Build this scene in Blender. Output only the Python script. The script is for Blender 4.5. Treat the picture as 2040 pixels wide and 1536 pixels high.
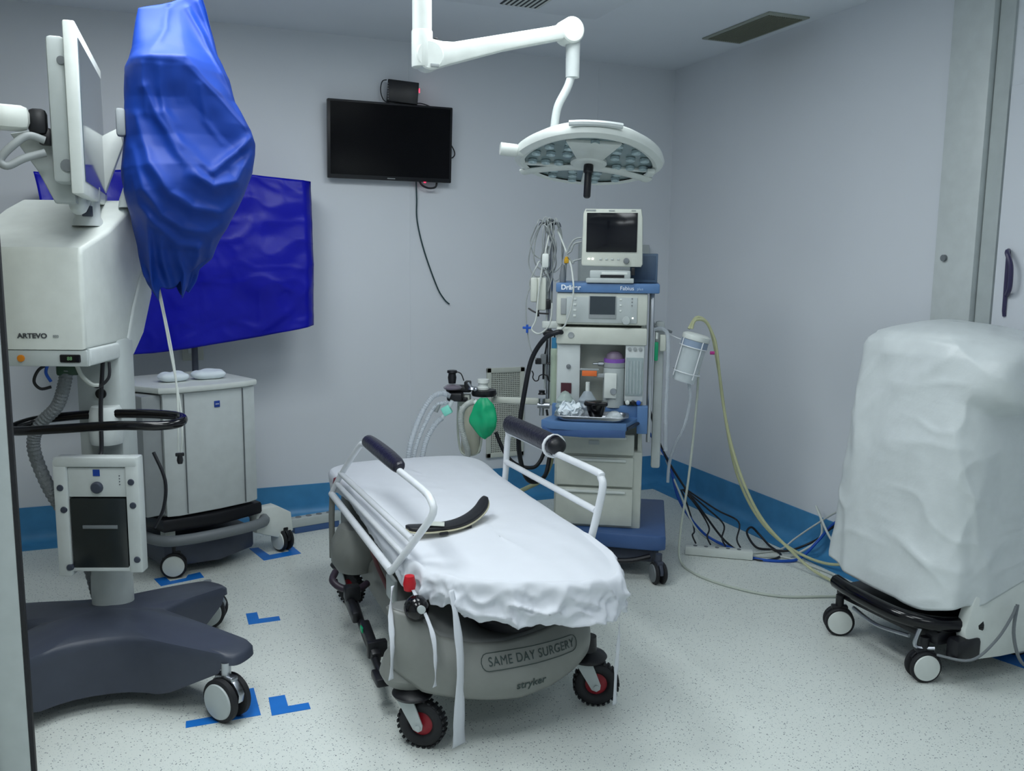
import bpy, bmesh, math, random
from mathutils import Vector, Matrix, noise
R = math.radians
random.seed(7)
for o in list(bpy.data.objects): bpy.data.objects.remove(o)
S = bpy.context.scene
COL = S.collection

# ------------------------------------------------------------------ camera, world, exposure
f_px, yaw, pit, roll = 1755.067, 0.38436, 0.14106, 0.01094
CAM = Vector((-3.17744, -5.10379, 1.5))
fw = Vector((math.sin(yaw)*math.cos(pit), math.cos(yaw)*math.cos(pit), -math.sin(pit)))
rt = Vector((math.cos(yaw), -math.sin(yaw), 0)); up = rt.cross(fw)
r2 = rt*math.cos(roll)+up*math.sin(roll); u2 = up*math.cos(roll)-rt*math.sin(roll)
cd = bpy.data.cameras.new('camera'); cd.sensor_width = 36; cd.lens = 36*f_px/2040; cd.clip_start = .05
cam = bpy.data.objects.new('camera', cd); COL.objects.link(cam)
cam.matrix_world = Matrix(((r2.x,u2.x,-fw.x,CAM.x),(r2.y,u2.y,-fw.y,CAM.y),(r2.z,u2.z,-fw.z,CAM.z),(0,0,0,1)))
S.camera = cam
w = bpy.data.worlds.new('world'); S.world = w; w.use_nodes = True
w.node_tree.nodes['Background'].inputs[0].default_value = (.05,.06,.07,1)
w.node_tree.nodes['Background'].inputs[1].default_value = .3
S.view_settings.view_transform = 'Standard'; S.view_settings.look = 'None'
S.view_settings.exposure = 0.06; S.view_settings.gamma = 1
S.view_settings.use_curve_mapping = False
H = 2.728
LC = (.95,1,.995)
LIGHTS = [(-1.9,-2.05,.6,.9,12.5,LC), (-3.15,-2.05,.6,.9,21,LC), (-1.9,-3.7,.6,.9,6,LC), (-3.3,-3.7,.6,.9,14,LC), (-2.6,-5.5,1.2,.6,8,LC)]  # added lamps out of view, placed to brighten walls, floor and stretcher
def area(name, x, y, sx, sy, p, c):
    l = bpy.data.lights.new(name, 'AREA'); l.shape = 'RECTANGLE'; l.size = sx; l.size_y = sy; l.energy = p; l.color = c
    o = bpy.data.objects.new(name, l); COL.objects.link(o); o.location = (x, y, H-.035); return o
for L in LIGHTS: area('added_panel_lamp', *L)

# ------------------------------------------------------------------ materials
def lin(c):
    f = lambda v: v/12.92 if v <= .04045 else ((v+.055)/1.055)**2.4
    return tuple(f(v/255) for v in c)+(1,)
MATS = {}
def mat(name, c, rough=.5, metal=0, spec=.5, alpha=1, trans=0, emit=0, noise_amt=.04, nscale=18, bump=0, bscale=60, sheen=0, ior=1.45, coat=0):
    if name in MATS: return MATS[name]
    m = bpy.data.materials.new(name); m.use_nodes = True; nt = m.node_tree; b = nt.nodes['Principled BSDF']
    col = lin(c)
    tc = nt.nodes.new('ShaderNodeTexCoord')
    nz = nt.nodes.new('ShaderNodeTexNoise'); nz.inputs['Scale'].default_value = nscale; nz.inputs['Detail'].default_value = 4
    nt.links.new(tc.outputs['Object'], nz.inputs['Vector'])
    rp = nt.nodes.new('ShaderNodeValToRGB'); rp.color_ramp.elements[0].position = .3; rp.color_ramp.elements[1].position = .7
    a = noise_amt
    rp.color_ramp.elements[0].color = tuple(max(0,v*(1-a)) for v in col[:3])+(1,)
    rp.color_ramp.elements[1].color = tuple(min(1,v*(1+a)) for v in col[:3])+(1,)
    nt.links.new(nz.outputs['Fac'], rp.inputs[0]); nt.links.new(rp.outputs[0], b.inputs['Base Color'])
    b.inputs['Roughness'].default_value = rough; b.inputs['Metallic'].default_value = metal
    b.inputs['Specular IOR Level'].default_value = spec; b.inputs['Alpha'].default_value = alpha
    b.inputs['Transmission Weight'].default_value = trans; b.inputs['IOR'].default_value = ior
    b.inputs['Coat Weight'].default_value = coat
    if sheen: b.inputs['Sheen Weight'].default_value = sheen
    if emit:
        b.inputs['Emission Color'].default_value = col; b.inputs['Emission Strength'].default_value = emit
    if bump:
        n2 = nt.nodes.new('ShaderNodeTexNoise'); n2.inputs['Scale'].default_value = bscale; n2.inputs['Detail'].default_value = 5
        nt.links.new(tc.outputs['Object'], n2.inputs['Vector'])
        bp = nt.nodes.new('ShaderNodeBump'); bp.inputs['Strength'].default_value = bump; bp.inputs['Distance'].default_value = .01
        nt.links.new(n2.outputs['Fac'], bp.inputs['Height']); nt.links.new(bp.outputs[0], b.inputs['Normal'])
    MATS[name] = m; return m
def floor_mat():
    m = mat('speckled_vinyl', (218,224,219), .38, noise_amt=.03, nscale=3)
    nt = m.node_tree; b = nt.nodes['Principled BSDF']; src = b.inputs['Base Color'].links[0].from_socket
    tc = [n for n in nt.nodes if n.type == 'TEX_COORD'][0]
    prev = src
    for sc, th, c in ((75,.16,(120,130,135)), (140,.17,(150,165,170)), (60,.12,(90,95,105))):
        v = nt.nodes.new('ShaderNodeTexVoronoi'); v.inputs['Scale'].default_value = sc
        nt.links.new(tc.outputs['Object'], v.inputs['Vector'])
        lt = nt.nodes.new('ShaderNodeMath'); lt.operation = 'LESS_THAN'; lt.inputs[1].default_value = th
        nt.links.new(v.outputs['Distance'], lt.inputs[0])
        mx = nt.nodes.new('ShaderNodeMix'); mx.data_type = 'RGBA'
        nt.links.new(lt.outputs[0], mx.inputs['Factor']); nt.links.new(prev, mx.inputs['A']); mx.inputs['B'].default_value = lin(c)
        prev = mx.outputs['Result']
    nt.links.new(prev, b.inputs['Base Color']); return m
M_wall = mat('wall_panel', (215,220,226), .42, noise_amt=.02, nscale=1.5)
M_ceil = mat('ceiling_panel', (226,232,238), .6, noise_amt=.015, nscale=2)
M_floor = floor_mat()
M_skirt = mat('blue_vinyl_skirting', (66,136,184), .4, noise_amt=.08, nscale=12)
M_white = mat('white_plastic', (214,220,216), .35)
M_cream = mat('cream_plastic', (198,203,194), .4)
M_offw = mat('offwhite_panel', (196,203,203), .38)
M_grey = mat('grey_plastic', (150,156,158), .45)
M_lgrey = mat('light_grey_paint', (178,186,186), .4)
M_mid = mat('mid_grey', (112,118,122), .45)
M_dark = mat('charcoal_plastic', (60,66,80), .42, noise_amt=.06)
M_black = mat('black_plastic', (20,21,26), .4)
M_blackg = mat('glossy_black', (8,8,12), .13, spec=.5)
M_rubber = mat('black_rubber', (26,27,31), .65)
M_steel = mat('brushed_steel', (176,180,186), .28, metal=1)
M_darksteel = mat('dark_steel', (70,72,78), .35, metal=.8)
M_screen = mat('screen_glass', (12,13,20), .12, spec=.55)
M_lcd = mat('lcd_grey', (58,66,72), .2)
M_mirror = mat('monitor_screen', (110,122,134), .08, spec=1, metal=.75)
M_drape = mat('blue_drape_cloth', (14,54,140), .55, spec=.3, noise_amt=.05, nscale=6)
M_sheetblue = mat('blue_plastic_sheet', (8,14,158), .38, spec=.3, noise_amt=.06, nscale=5, bump=.25, bscale=9)
M_sheet = mat('white_linen', (212,216,223), .7, noise_amt=.01)
M_bag = mat('white_plastic_film', (206,213,214), .32, noise_amt=.03, bump=.35, bscale=14)
M_mblue = mat('machine_blue', (86,122,168), .4)
M_mblue2 = mat('machine_blue_deep', (62,92,140), .42)
M_bedgrey = mat('stretcher_shell_grey', (124,127,123), .45)
M_rail = mat('white_enamel', (226,230,234), .28)
M_vinyl = mat('black_vinyl_pad', (30,30,44), .3, bump=.3, bscale=80)
M_red = mat('red_plastic', (190,20,34), .35)
M_redhub = mat('dark_red_hub', (140,22,36), .4)
M_tape = mat('blue_tape', (26,116,206), .45)
M_green = mat('green_rubber', (10,158,108), .38)
M_mint = mat('mint_plastic', (130,214,196), .4)
M_clear = mat('clear_plastic', (225,235,238), .12, alpha=.38)
M_hose = mat('clear_corrugated_hose', (205,214,222), .25, alpha=.55, bump=.6, bscale=160)
M_tube = mat('yellowed_tube', (196,200,160), .3, alpha=.85)
M_tubew = mat('pale_tube', (190,198,188), .3)
M_cable = mat('black_cable', (24,26,32), .5)
M_gcable = mat('grey_cable', (150,156,156), .45)
M_bcable = mat('blue_cable', (30,84,180), .45)
M_wcable = mat('white_cable', (196,202,198), .45)
M_purple = mat('purple_plastic', (128,84,172), .4)
M_orange = mat('orange_label', (226,112,54), .5)
M_yellow = mat('yellow_plastic', (206,160,40), .45)
M_dblue = mat('navy_logo', (24,62,150), .45)
M_ink = mat('grey_ink', (70,74,78), .6)
M_wink = mat('white_ink', (232,238,246), .5)
M_glow = mat('white_led', (250,250,240), .5, emit=3)
M_redled = mat('red_led', (255,30,60), .5, emit=6)
M_beige = mat('beige_panel', (206,200,172), .5)
M_gauze = mat('white_gauze', (228,238,244), .9)
M_pink = mat('magenta_cap', (176,40,130), .4)
M_led = mat('lens_glass', (176,196,200), .12, spec=.8, metal=.3)
M_lens = mat('lamp_window', (118,136,138), .18, spec=.8)
M_vent = mat('vent_grey', (150,156,146), .5)
M_hole = mat('vent_dark', (48,54,58), .7)
M_rib = mat('grey_ribbed_hose', (120,126,130), .5, bump=.8, bscale=120)
M_lightp = mat('added_light_panel', (235,245,255), .5, emit=2.5)  # glowing face of the added ceiling panels

# ------------------------------------------------------------------ mesh builder
def cat(pts, n=8, closed=False):
    P_ = [Vector(p) for p in pts]
    if len(P_) < 3 and not closed: return P_
    out = []; m = len(P_)
    rng = range(m) if closed else range(m-1)
    for i in rng:
        if closed: a,b,c,d = P_[(i-1)%m],P_[i],P_[(i+1)%m],P_[(i+2)%m]
        else: a = P_[max(i-1,0)]; b = P_[i]; c = P_[i+1]; d = P_[min(i+2,m-1)]
        for k in range(n):
            t = k/n
            out.append(.5*((2*b)+(-a+c)*t+(2*a-5*b+4*c-d)*t*t+(-a+3*b-3*c+d)*t**3))
    if not closed: out.append(P_[-1])
    return out
class MB:
    def __init__(s): s.bm = bmesh.new()
    def add(s, other_bm, M=None):
        if M is not None: bmesh.ops.transform(other_bm, matrix=M, verts=other_bm.verts)
        me = bpy.data.meshes.new('t'); other_bm.to_mesh(me); other_bm.free(); s.bm.from_mesh(me); bpy.data.meshes.remove(me); return s
    def box(s, c, d, bev=0, rz=0, rx=0, ry=0, seg=2):
        b = bmesh.new(); bmesh.ops.create_cube(b, size=1)
        bmesh.ops.scale(b, vec=d, verts=b.verts)
        if bev: bmesh.ops.bevel(b, geom=b.edges[:], offset=bev, segments=seg, affect='EDGES', profile=.5)
        return s.add(b, Matrix.Translation(c) @ Matrix.Rotation(rz,4,'Z') @ Matrix.Rotation(ry,4,'Y') @ Matrix.Rotation(rx,4,'X'))
    def cyl(s, p0, p1, r0, r1=None, n=24, bev=0):
        p0 = Vector(p0); p1 = Vector(p1); r1 = r0 if r1 is None else r1; L = (p1-p0).length
        if bev: prof = [(0,0),(r0-bev,0),(r0-bev*.3,bev*.3),(r0,bev),(r1,L-bev),(r1-bev*.3,L-bev*.3),(r1-bev,L),(0,L)]
        else: prof = [(0,0),(r0,0),(r1,L),(0,L)]
        return s.lathe(prof, p0, p1-p0, n)
    def lathe(s, prof, o, ax=(0,0,1), n=28):
        o = Vector(o); q = Vector((0,0,1)).rotation_difference(Vector(ax).normalized())
        rows = []
        for r, z in prof:
            if r <= 1e-6: rows.append([s.bm.verts.new(o+q@Vector((0,0,z)))])
            else: rows.append([s.bm.verts.new(o+q@Vector((r*math.cos(2*math.pi*k/n), r*math.sin(2*math.pi*k/n), z))) for k in range(n)])
        for a, b in zip(rows, rows[1:]):
            for k in range(n):
                k2 = (k+1)%n
                try:
                    if len(a) == 1 and len(b) == 1: break
                    if len(a) == 1: s.bm.faces.new((a[0], b[k2], b[k]))
                    elif len(b) == 1: s.bm.faces.new((a[k], a[k2], b[0]))
                    else: s.bm.faces.new((a[k], a[k2], b[k2], b[k]))
                except ValueError: pass
        return s
    def tube(s, pts, r, n=8, closed=False, smooth=6, flat=None):
        P_ = cat(pts, smooth, closed) if smooth else [Vector(p) for p in pts]
        m = len(P_); rows = []; T = []
        for i in range(m):
            a = P_[(i-1)%m] if closed else P_[max(i-1,0)]; b = P_[(i+1)%m] if closed else P_[min(i+1,m-1)]
            t = (b-a); T.append(t.normalized() if t.length > 1e-9 else Vector((0,0,1)))
        u = T[0].orthogonal().normalized()
        if flat: u = (Vector(flat)-T[0]*Vector(flat).dot(T[0])).normalized()
        for i in range(m):
            u = (u-T[i]*u.dot(T[i])); u = u.normalized() if u.length > 1e-6 else T[i].orthogonal().normalized()
            v = T[i].cross(u); rr = r(i/(m-1)) if callable(r) else r
            ra, rb = rr if isinstance(rr, tuple) else (rr, rr)
            rows.append([s.bm.verts.new(P_[i]+u*ra*math.cos(2*math.pi*k/n)+v*rb*math.sin(2*math.pi*k/n)) for k in range(n)])
        for i in range(m if closed else m-1):
            a = rows[i]; b = rows[(i+1)%m]
            for k in range(n): s.bm.faces.new((a[k], a[(k+1)%n], b[(k+1)%n], b[k]))
        if not closed: s.bm.faces.new(rows[0][::-1]); s.bm.faces.new(rows[-1])
        return s
    def prism(s, poly, lo, hi, axis='z', bev=0, M=None, seg=2):
        b = bmesh.new()
        def mk(p, h):
            if axis == 'z': return (p[0], p[1], h)
            if axis == 'y': return (p[0], h, p[1])
            return (h, p[0], p[1])
        lo_v = [b.verts.new(mk(p, lo)) for p in poly]; hi_v = [b.verts.new(mk(p, hi)) for p in poly]
        n = len(poly); b.faces.new(lo_v[::-1]); b.faces.new(hi_v)
        for i in range(n): b.faces.new((lo_v[i], lo_v[(i+1)%n], hi_v[(i+1)%n], hi_v[i]))
        bmesh.ops.recalc_face_normals(b, faces=b.faces)
        if bev:
            es = [e for e in b.edges if len(set(v.co[{'z':2,'y':1,'x':0}[axis]] for v in e.verts)) == 1]
            bmesh.ops.bevel(b, geom=es, offset=bev, segments=seg, affect='EDGES', profile=.5)
        return s.add(b, M)
    def loft(s, rings, caps=True):
        rows = [[s.bm.verts.new(p) for p in r_] for r_ in rings]; n = len(rows[0])
        for a, b in zip(rows, rows[1:]):
            for k in range(n): s.bm.faces.new((a[k], a[(k+1)%n], b[(k+1)%n], b[k]))
        if caps: s.bm.faces.new(rows[0][::-1]); s.bm.faces.new(rows[-1])
        return s
    def grid(s, f, nu, nv, closeu=False):
        V = [[s.bm.verts.new(f(i/nu, j/nv)) for j in range(nv+1)] for i in range(nu if closeu else nu+1)]
        for i in range(nu):
            for j in range(nv):
                i2 = (i+1)%len(V)
                try: s.bm.faces.new((V[i][j], V[i2][j], V[i2][j+1], V[i][j+1]))
                except ValueError: pass
        return s
    def ball(s, c, r, n=20):
        r = (r,r,r) if not isinstance(r, tuple) else r
        b = bmesh.new(); bmesh.ops.create_uvsphere(b, u_segments=n, v_segments=max(8,n//2), radius=1)
        bmesh.ops.scale(b, vec=r, verts=b.verts)
        return s.add(b, Matrix.Translation(c))
    def xf(s, M): bmesh.ops.transform(s.bm, matrix=M, verts=s.bm.verts); return s
    def obj(s, name, m, parent=None, solid=0, sub=0, sharp=38, bevel=0):
        bmesh.ops.remove_doubles(s.bm, verts=s.bm.verts, dist=1e-5)
        bmesh.ops.recalc_face_normals(s.bm, faces=s.bm.faces)
        me = bpy.data.meshes.new(name); s.bm.to_mesh(me); s.bm.free()
        for p in me.polygons: p.use_smooth = True
        me.set_sharp_from_angle(angle=R(sharp))
        me.materials.append(m); o = bpy.data.objects.new(name, me); COL.objects.link(o)
        if parent: o.parent = parent
        if solid:
            md = o.modifiers.new('thickness', 'SOLIDIFY'); md.thickness = solid; md.offset = 0
        if sub:
            md = o.modifiers.new('smooth', 'SUBSURF'); md.levels = sub; md.render_levels = sub
        return o
def tag(o, label, cat_, group=None):
    o['label'] = label; o['category'] = cat_
    if group: o['group'] = group
    return o
def thing(name, label, cat_, loc=(0,0,0), rz=0, group=None):
    o = bpy.data.objects.new(name, None); COL.objects.link(o); o.location = loc; o.rotation_euler = (0,0,rz)
    o.empty_display_size = .1
    return tag(o, label, cat_, group)
def struct(o): o['kind'] = 'structure'; return o
def plab(o, t): o['label'] = t; return o
def text(body, size, loc, rot, m, parent, name='lettering', ext=.0008, bold=0, align='CENTER', sx=1):
    c = bpy.data.curves.new(name, 'FONT'); c.body = body; c.size = size; c.extrude = ext; c.align_x = align; c.align_y = 'CENTER'; c.offset = bold; c.space_character = 1.08 if body.startswith('SAME') else 1.0
    t = bpy.data.objects.new('tmp', c); COL.objects.link(t)
    dg = bpy.context.evaluated_depsgraph_get(); me = bpy.data.meshes.new_from_object(t.evaluated_get(dg))
    bpy.data.objects.remove(t); me.name = name; me.materials.clear(); me.materials.append(m)
    me.transform(Matrix.Diagonal((sx,1,1,1)))
    o = bpy.data.objects.new(name, me); COL.objects.link(o); o.parent = parent; o.location = loc; o.rotation_euler = rot; return o
def copy_tree(root, loc, rz, label=None):
    r_ = root.copy(); COL.objects.link(r_); r_.location = loc; r_.rotation_euler = (0,0,rz)
    if label: r_['label'] = label
    for ch in root.children:
        c = ch.copy(); COL.objects.link(c); c.parent = r_
        for g in ch.children:
            d = g.copy(); COL.objects.link(d); d.parent = c
    return r_
def copy_part(part, parent, loc, rz):
    c = part.copy(); COL.objects.link(c); c.parent = parent; c.location = loc; c.rotation_euler = (0,0,rz)
    for g in part.children:
        d = g.copy(); COL.objects.link(d); d.parent = c
    return c
def rrect(w_, h_, r_, n=5, cx=0, cy=0):
    out = []
    for sx, sy, a0 in ((1,1,0),(-1,1,90),(-1,-1,180),(1,-1,270)):
        for k in range(n+1):
            a = R(a0+90*k/n); out.append((cx+sx*(w_/2-r_)+r_*math.cos(a), cy+sy*(h_/2-r_)+r_*math.sin(a)))
    return out

# ------------------------------------------------------------------ room
XL, YF = -5.2, -6.9
struct(MB().box(((XL)/2,YF/2,-.05),(-XL+.4,-YF+.4,.1)).obj('floor', M_floor))
struct(MB().box(((XL)/2,YF/2,H+.05),(-XL+.4,-YF+.4,.1)).obj('ceiling', M_ceil))
wb = MB().box((XL/2,.06,H/2),(-XL+.24,.12,H)); struct(wb.obj('wall_back', M_wall))
struct(MB().box((.06,YF/2,H/2),(.12,-YF,H)).obj('wall_right', M_wall))
struct(MB().box((XL-.06,YF/2,H/2),(.12,-YF,H)).obj('wall_left', M_wall))
struct(MB().box((XL/2,YF-.06,H/2),(-XL+.24,.12,H)).obj('wall_front', M_wall))
def cove(L):  # profile of vinyl skirting coved into the floor
    pr = [(0,0),(0,.19),(-.006,.19),(-.008,.07)]
    for k in range(7):
        a = R(90*k/6); pr.append((-.008-.06*(1-math.cos(a)), .07-.064*math.sin(a)))
    pr += [(-.15,.004),(-.15,0)]
    return pr
# straight runs stop where the corner piece turns them
b = MB(); b.prism([(y,z) for y,z in cove(1)], XL, -.0, axis='x'); struct(b.obj('baseboard_back', M_skirt))
b = MB(); b.prism([(x,z) for x,z in cove(1)], -2.2, 0, axis='y'); struct(b.obj('baseboard_right', M_skirt))
# panel joints on the back wall
for i, x in enumerate((-3.0,-1.77,-.55)):
    struct(MB().box((x,-.0008,1.45),(.006,.003,2.5)).obj('trim_%d'%(i+3), M_wall))
# left door leaf with rubber seals
dl = MB().box((-4.398,-2.40,H/2),(1.5,.05,H)).obj('door_1', M_beige); struct(dl)
MB().box((-3.603,-2.41,H/2),(.085,.075,H),.006).obj('edge_profile', M_lgrey, dl)
MB().box((-3.555,-2.432,H/2+.004),(.010,.03,H-.02)).obj('rubber_seal', M_rubber, dl)
MB().box((-3.646,-2.448,H/2+.004),(.010,.012,H-.02)).obj('rubber_seal', M_rubber, dl)
# right pillar / jamb and the door beyond
tr = MB().box((-.02,-2.31,H/2),(.04,.2,H),.004).obj('trim_1', M_offw); struct(tr)
MB().cyl((-.04,-2.265,1.53),(-.052,-2.265,1.53),.014,n=18).obj('screw_cap', M_mid, tr)
struct(MB().box((-.006,-2.45,H/2),(.012,.07,H)).obj('trim_2', M_lgrey))
d2 = MB().box((-.01,-3.1,1.1),(.02,1.2,2.2),.003).obj('door_2', M_wall); struct(d2)
MB().tube([(-.02,-2.56,1.30),(-.025,-2.56,1.32),(-.03,-2.56,1.56)],.008,smooth=0).tube([(-.03,-2.56,1.56),(-.055,-2.575,1.55),(-.06,-2.60,1.50),(-.055,-2.60,1.42),(-.03,-2.57,1.385)],.009).obj('handle', mat('dark_purple_metal',(54,50,84),.35), d2)
# ceiling fittings
def ceil_diff():
    t = thing('air_diffuser','white square ceiling diffuser plate with dark louvres near the lamp arm','vent',(-1.55,0,H))
    MB().box((0,-1.2,-.006),(1.02,.60,.012),.004).obj('plate', M_ceil, t)
    q = MB().box((.06,-1.2,-.0135),(.20,.46,.003)); q.obj('recess', M_hole, t)
    for k in range(8):
        MB().box((.06+(-.085+.025*k),-1.2,-.016),(.008,.46,.004),rx=0,ry=R(35)).obj('louvre', M_white, t)
ceil_diff()
t = thing('return_grille','grey rectangular ceiling grille beside the right wall','vent',(-.19,-1.06,H))
MB().box((0,0,-.004),(.25,.58,.008),.002).obj('frame', M_vent, t)
g_ = MB()
for k in range(16): g_.box((-.1+.0133*k,0,-.010),(.004,.52,.006),ry=R(30))
g_.obj('slats', mat('grille_slat',(120,124,108),.6), t)
for i,(x,y,sx,sy,*_) in enumerate(LIGHTS):  # unseen panel bodies added around the fill lamps
    lp = thing('added_ceiling_light',['added ceiling light panel right of the ceiling lamp pole','added ceiling light panel above the draped microscope','added ceiling light panel in the right front of the room','added ceiling light panel left of the entrance','added wide ceiling light panel furthest from the television'][i],'light',(x,y,H),0)
    fr = MB()
    for s_ in (-1,1):
        fr.box((s_*(sx/2+.015),0,-.012),(.03,sy+.06,.024)); fr.box((0,s_*(sy/2+.015),-.012),(sx,.03,.024))
    fr.obj('frame', M_white, lp); MB().box((0,0,-.008),(sx,sy,.01)).obj('diffuser', M_lightp, lp)
# wall grille low on the back wall
t = thing('wall_grille','cream perforated ventilation grille low on the back wall','vent',(-1.16,0,.55))
fr = MB()
for s_ in (-1,1):
    fr.box((s_*.112,-.008,0),(.03,.016,.57),.003); fr.box((0,-.008,s_*.27),(.254,.016,.03),.003)
fr.obj('frame', M_cream, t); MB().box((0,-.002,0),(.2,.004,.52)).obj('backing', M_hole, t)
lt = MB()
for k in range(17): lt.box((-.096+.012*k,-.007,0),(.0048,.006,.52))
for k in range(43): lt.box((0,-.0075,-.255+.0121*k),(.2,.006,.0048))
lt.obj('lattice', M_cream, t)
# flat socket boxes on the back wall
t = thing('wall_panel_box','shallow off-white service box on the wall behind the patient monitor','box',(-.42,0,1.46))
MB().box((0,-.02,0),(.5,.04,.30),.006).obj('cover', M_lgrey, t)
MB().box((.2,-.045,-.02),(.03,.02,.09),.004).obj('socket', M_white, t)
t = thing('wall_socket','white wall socket below the blue plastic sheet','socket',(-3.0,0,.98))
MB().box((0,-.012,.03),(.11,.024,.14),.006).obj('plate', M_cream, t); MB().box((0,-.028,.03),(.05,.01,.06),.004).obj('switch', M_white, t)

# ------------------------------------------------------------------ television
tv = thing('television','wall mounted black flat television, screen off','television',(-1.9,-.07,2.157),0); tv.rotation_euler = (R(4),0,0)
MB().box((0,.0,0),(.72,.035,.425),.006).obj('casing', M_black, tv)
MB().box((0,-.0185,.006),(.69,.002,.39)).obj('screen', mat('tv_screen', (6,6,10), .16, spec=.18), tv)
MB().box((0,.03,-.02),(.25,.03,.2),.004).obj('wall_bracket', M_darksteel, tv)
MB().box((0,-.0185,-.2015),(.045,.002,.005)).obj('maker_mark', M_grey, tv)
MB().box((.2,-.016,-.214),(.012,.006,.004)).obj('standby_light', M_redled, tv)
sb = thing('media_box','small black box propped on top of the television','box',(-1.83,-.075,2.372),R(-14))
MB().box((.0,0,.062),(.175,.05,.12),.005,ry=R(5)).obj('casing', M_black, sb)
MB().box((.094,.0,.075),(.004,.02,.02)).obj('indicator_light', M_redled, sb)
vn = MB()
for k in range(7): vn.box((-.082,-.028+0*k,.02+.014*k),(.006,.003,.006))
vn.obj('side_slots', M_mid, sb)
tag(MB().tube([(-1.9,-.06,2.372),(-1.935,-.05,2.39),(-1.95,-.045,2.44),(-1.94,-.045,2.49),(-1.915,-.05,2.5)],.003).obj('signal_cable', M_cable),'thin black cable looping left of the small box on the television','cable')
tag(MB().tube([(-1.77,-.03,2.375),(-1.72,-.03,2.39),(-1.66,-.03,2.378),(-1.64,-.025,2.36)],.003).obj('signal_cable', M_cable),'thin black cable lying on the television right of the small box','cable')
tag(MB().tube([(-1.56,-.04,2.2),(-1.525,-.035,2.16),(-1.505,-.03,2.12),(-1.52,-.03,2.095),(-1.56,-.035,2.09)],.0035).obj('power_cable', M_cable),'black cable loop sticking out from the right edge of the television','cable')
tag(MB().tube([(-1.56,-.04,2.02),(-1.54,-.035,1.985),(-1.54,-.03,1.965),(-1.56,-.035,1.96)],.0025).obj('power_cable', M_cable),'small black cable loop low on the right side of the television','cable')
tag(MB().tube([(-1.73,-.06,1.95),(-1.71,-.055,1.925),(-1.67,-.05,1.912),(-1.63,-.05,1.92),(-1.62,-.045,1.95)],.006).obj('power_cable', M_cable),'thick black cable bowing below the bottom edge of the television','cable')
tag(MB().tube([(-1.741,-.03,1.95),(-1.735,-.02,1.85),(-1.73,-.01,1.724),(-1.688,-.01,1.55),(-1.611,-.01,1.343),(-1.565,-.012,1.265),(-1.532,-.014,1.234)],.0042).obj('hanging_cable', mat('dark_teal_cable',(30,60,64),.5)),'long dark cable hanging down the wall below the television','cable')

# ------------------------------------------------------------------ floor tape marks
def tape(pts, label, mb=None):
    poly = [(p[0],p[1]) for p in pts]
    o = MB().prism(poly, 0.0003, .0016).obj('floor_tape', M_tape); return tag(o, label, 'tape', 'blue tape marks on the floor')
tape([(-3.146,-2.261),(-3.144,-2.218),(-2.962,-2.216),(-2.966,-2.066),(-2.915,-2.062),(-2.912,-2.263)],'large blue L of tape under the front caster of the microscope base')
tape([(-2.879,-2.28),(-2.875,-2.152),(-2.82,-2.152),(-2.82,-2.235),(-2.752,-2.235),(-2.752,-2.28)],'small blue L of tape right of the large one, nearest the camera')
tape([(-2.878,-1.495),(-2.878,-1.375),(-2.832,-1.375),(-2.832,-1.45),(-2.75,-1.45),(-2.75,-1.495)],'lone small blue L of tape in the middle of the floor')
tape([(-2.78,-.5),(-2.73,-.715),(-2.54,-.67),(-2.578,-.47),(-2.612,-.48),(-2.592,-.615),(-2.694,-.64),(-2.735,-.5)],'blue tape corner under the right caster of the white cabinet')
tape([(-3.24,-.8),(-3.21,-.91),(-3.02,-.86),(-3.035,-.78),(-3.09,-.8),(-3.10,-.84),(-3.17,-.86),(-3.19,-.79)],'blue tape corner under the left caster of the white cabinet')
tape([(-3.05,-1.30),(-2.99,-1.30),(-2.985,-1.40),(-3.05,-1.40)],'short blue tape by the far caster of the microscope base')
tape([(-.24,-2.80),(-.05,-2.80),(-.05,-2.94),(-.2,-2.94)],'blue tape patch under the right caster of the covered cart')

# ------------------------------------------------------------------ casters
def caster_part(parent, loc, rz, r=.065, wt=.05, cap=M_lgrey, fork=M_grey, stem=.05, name='caster', twin=True):
    """twin-disc caster part: local axis of wheel = x ; origin on floor under the wheel"""
    root = MB().cyl((0,0,2*r-.004),(0,0,2*r+stem),.016).box((0,0,2*r-.002),(.03,r*1.1,.02),.005)
    # fork housing between the discs
    arc = [(-r*.9,r*1.0)]+[(r*1.02*math.cos(R(a)), r+r*1.08*math.sin(R(a))) for a in range(160,20,-14)]+[(r*.5,r*.9),(0,r*.7)]
    root.prism(arc, -wt*.16, wt*.16, axis='x', bev=.002)
    o = root.obj(name, fork, parent); o.location = loc; o.rotation_euler = (0,0,rz)
    for s_ in (-1,1):
        x0 = s_*wt*.2; x1 = s_*wt*.55
        MB().lathe([(0,0),(r*.9,0),(r,.004),(r,abs(x1-x0)-.004),(r*.92,abs(x1-x0)),(0,abs(x1-x0))],(x0,0,r),(s_,0,0),36).obj('wheel', M_rubber, o)
        MB().lathe([(0,0),(r*.83,0),(r*.80,.005),(r*.4,.008),(0,.0085)],(x1,0,r),(s_,0,0),36).obj('hub_cap', cap, o)
    return o

# ------------------------------------------------------------------ operating microscope
OM = (-3.36,-1.75,0)
mc = thing('operating_microscope','large white surgical microscope stand on a charcoal cross base at left','microscope',OM,0)
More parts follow.
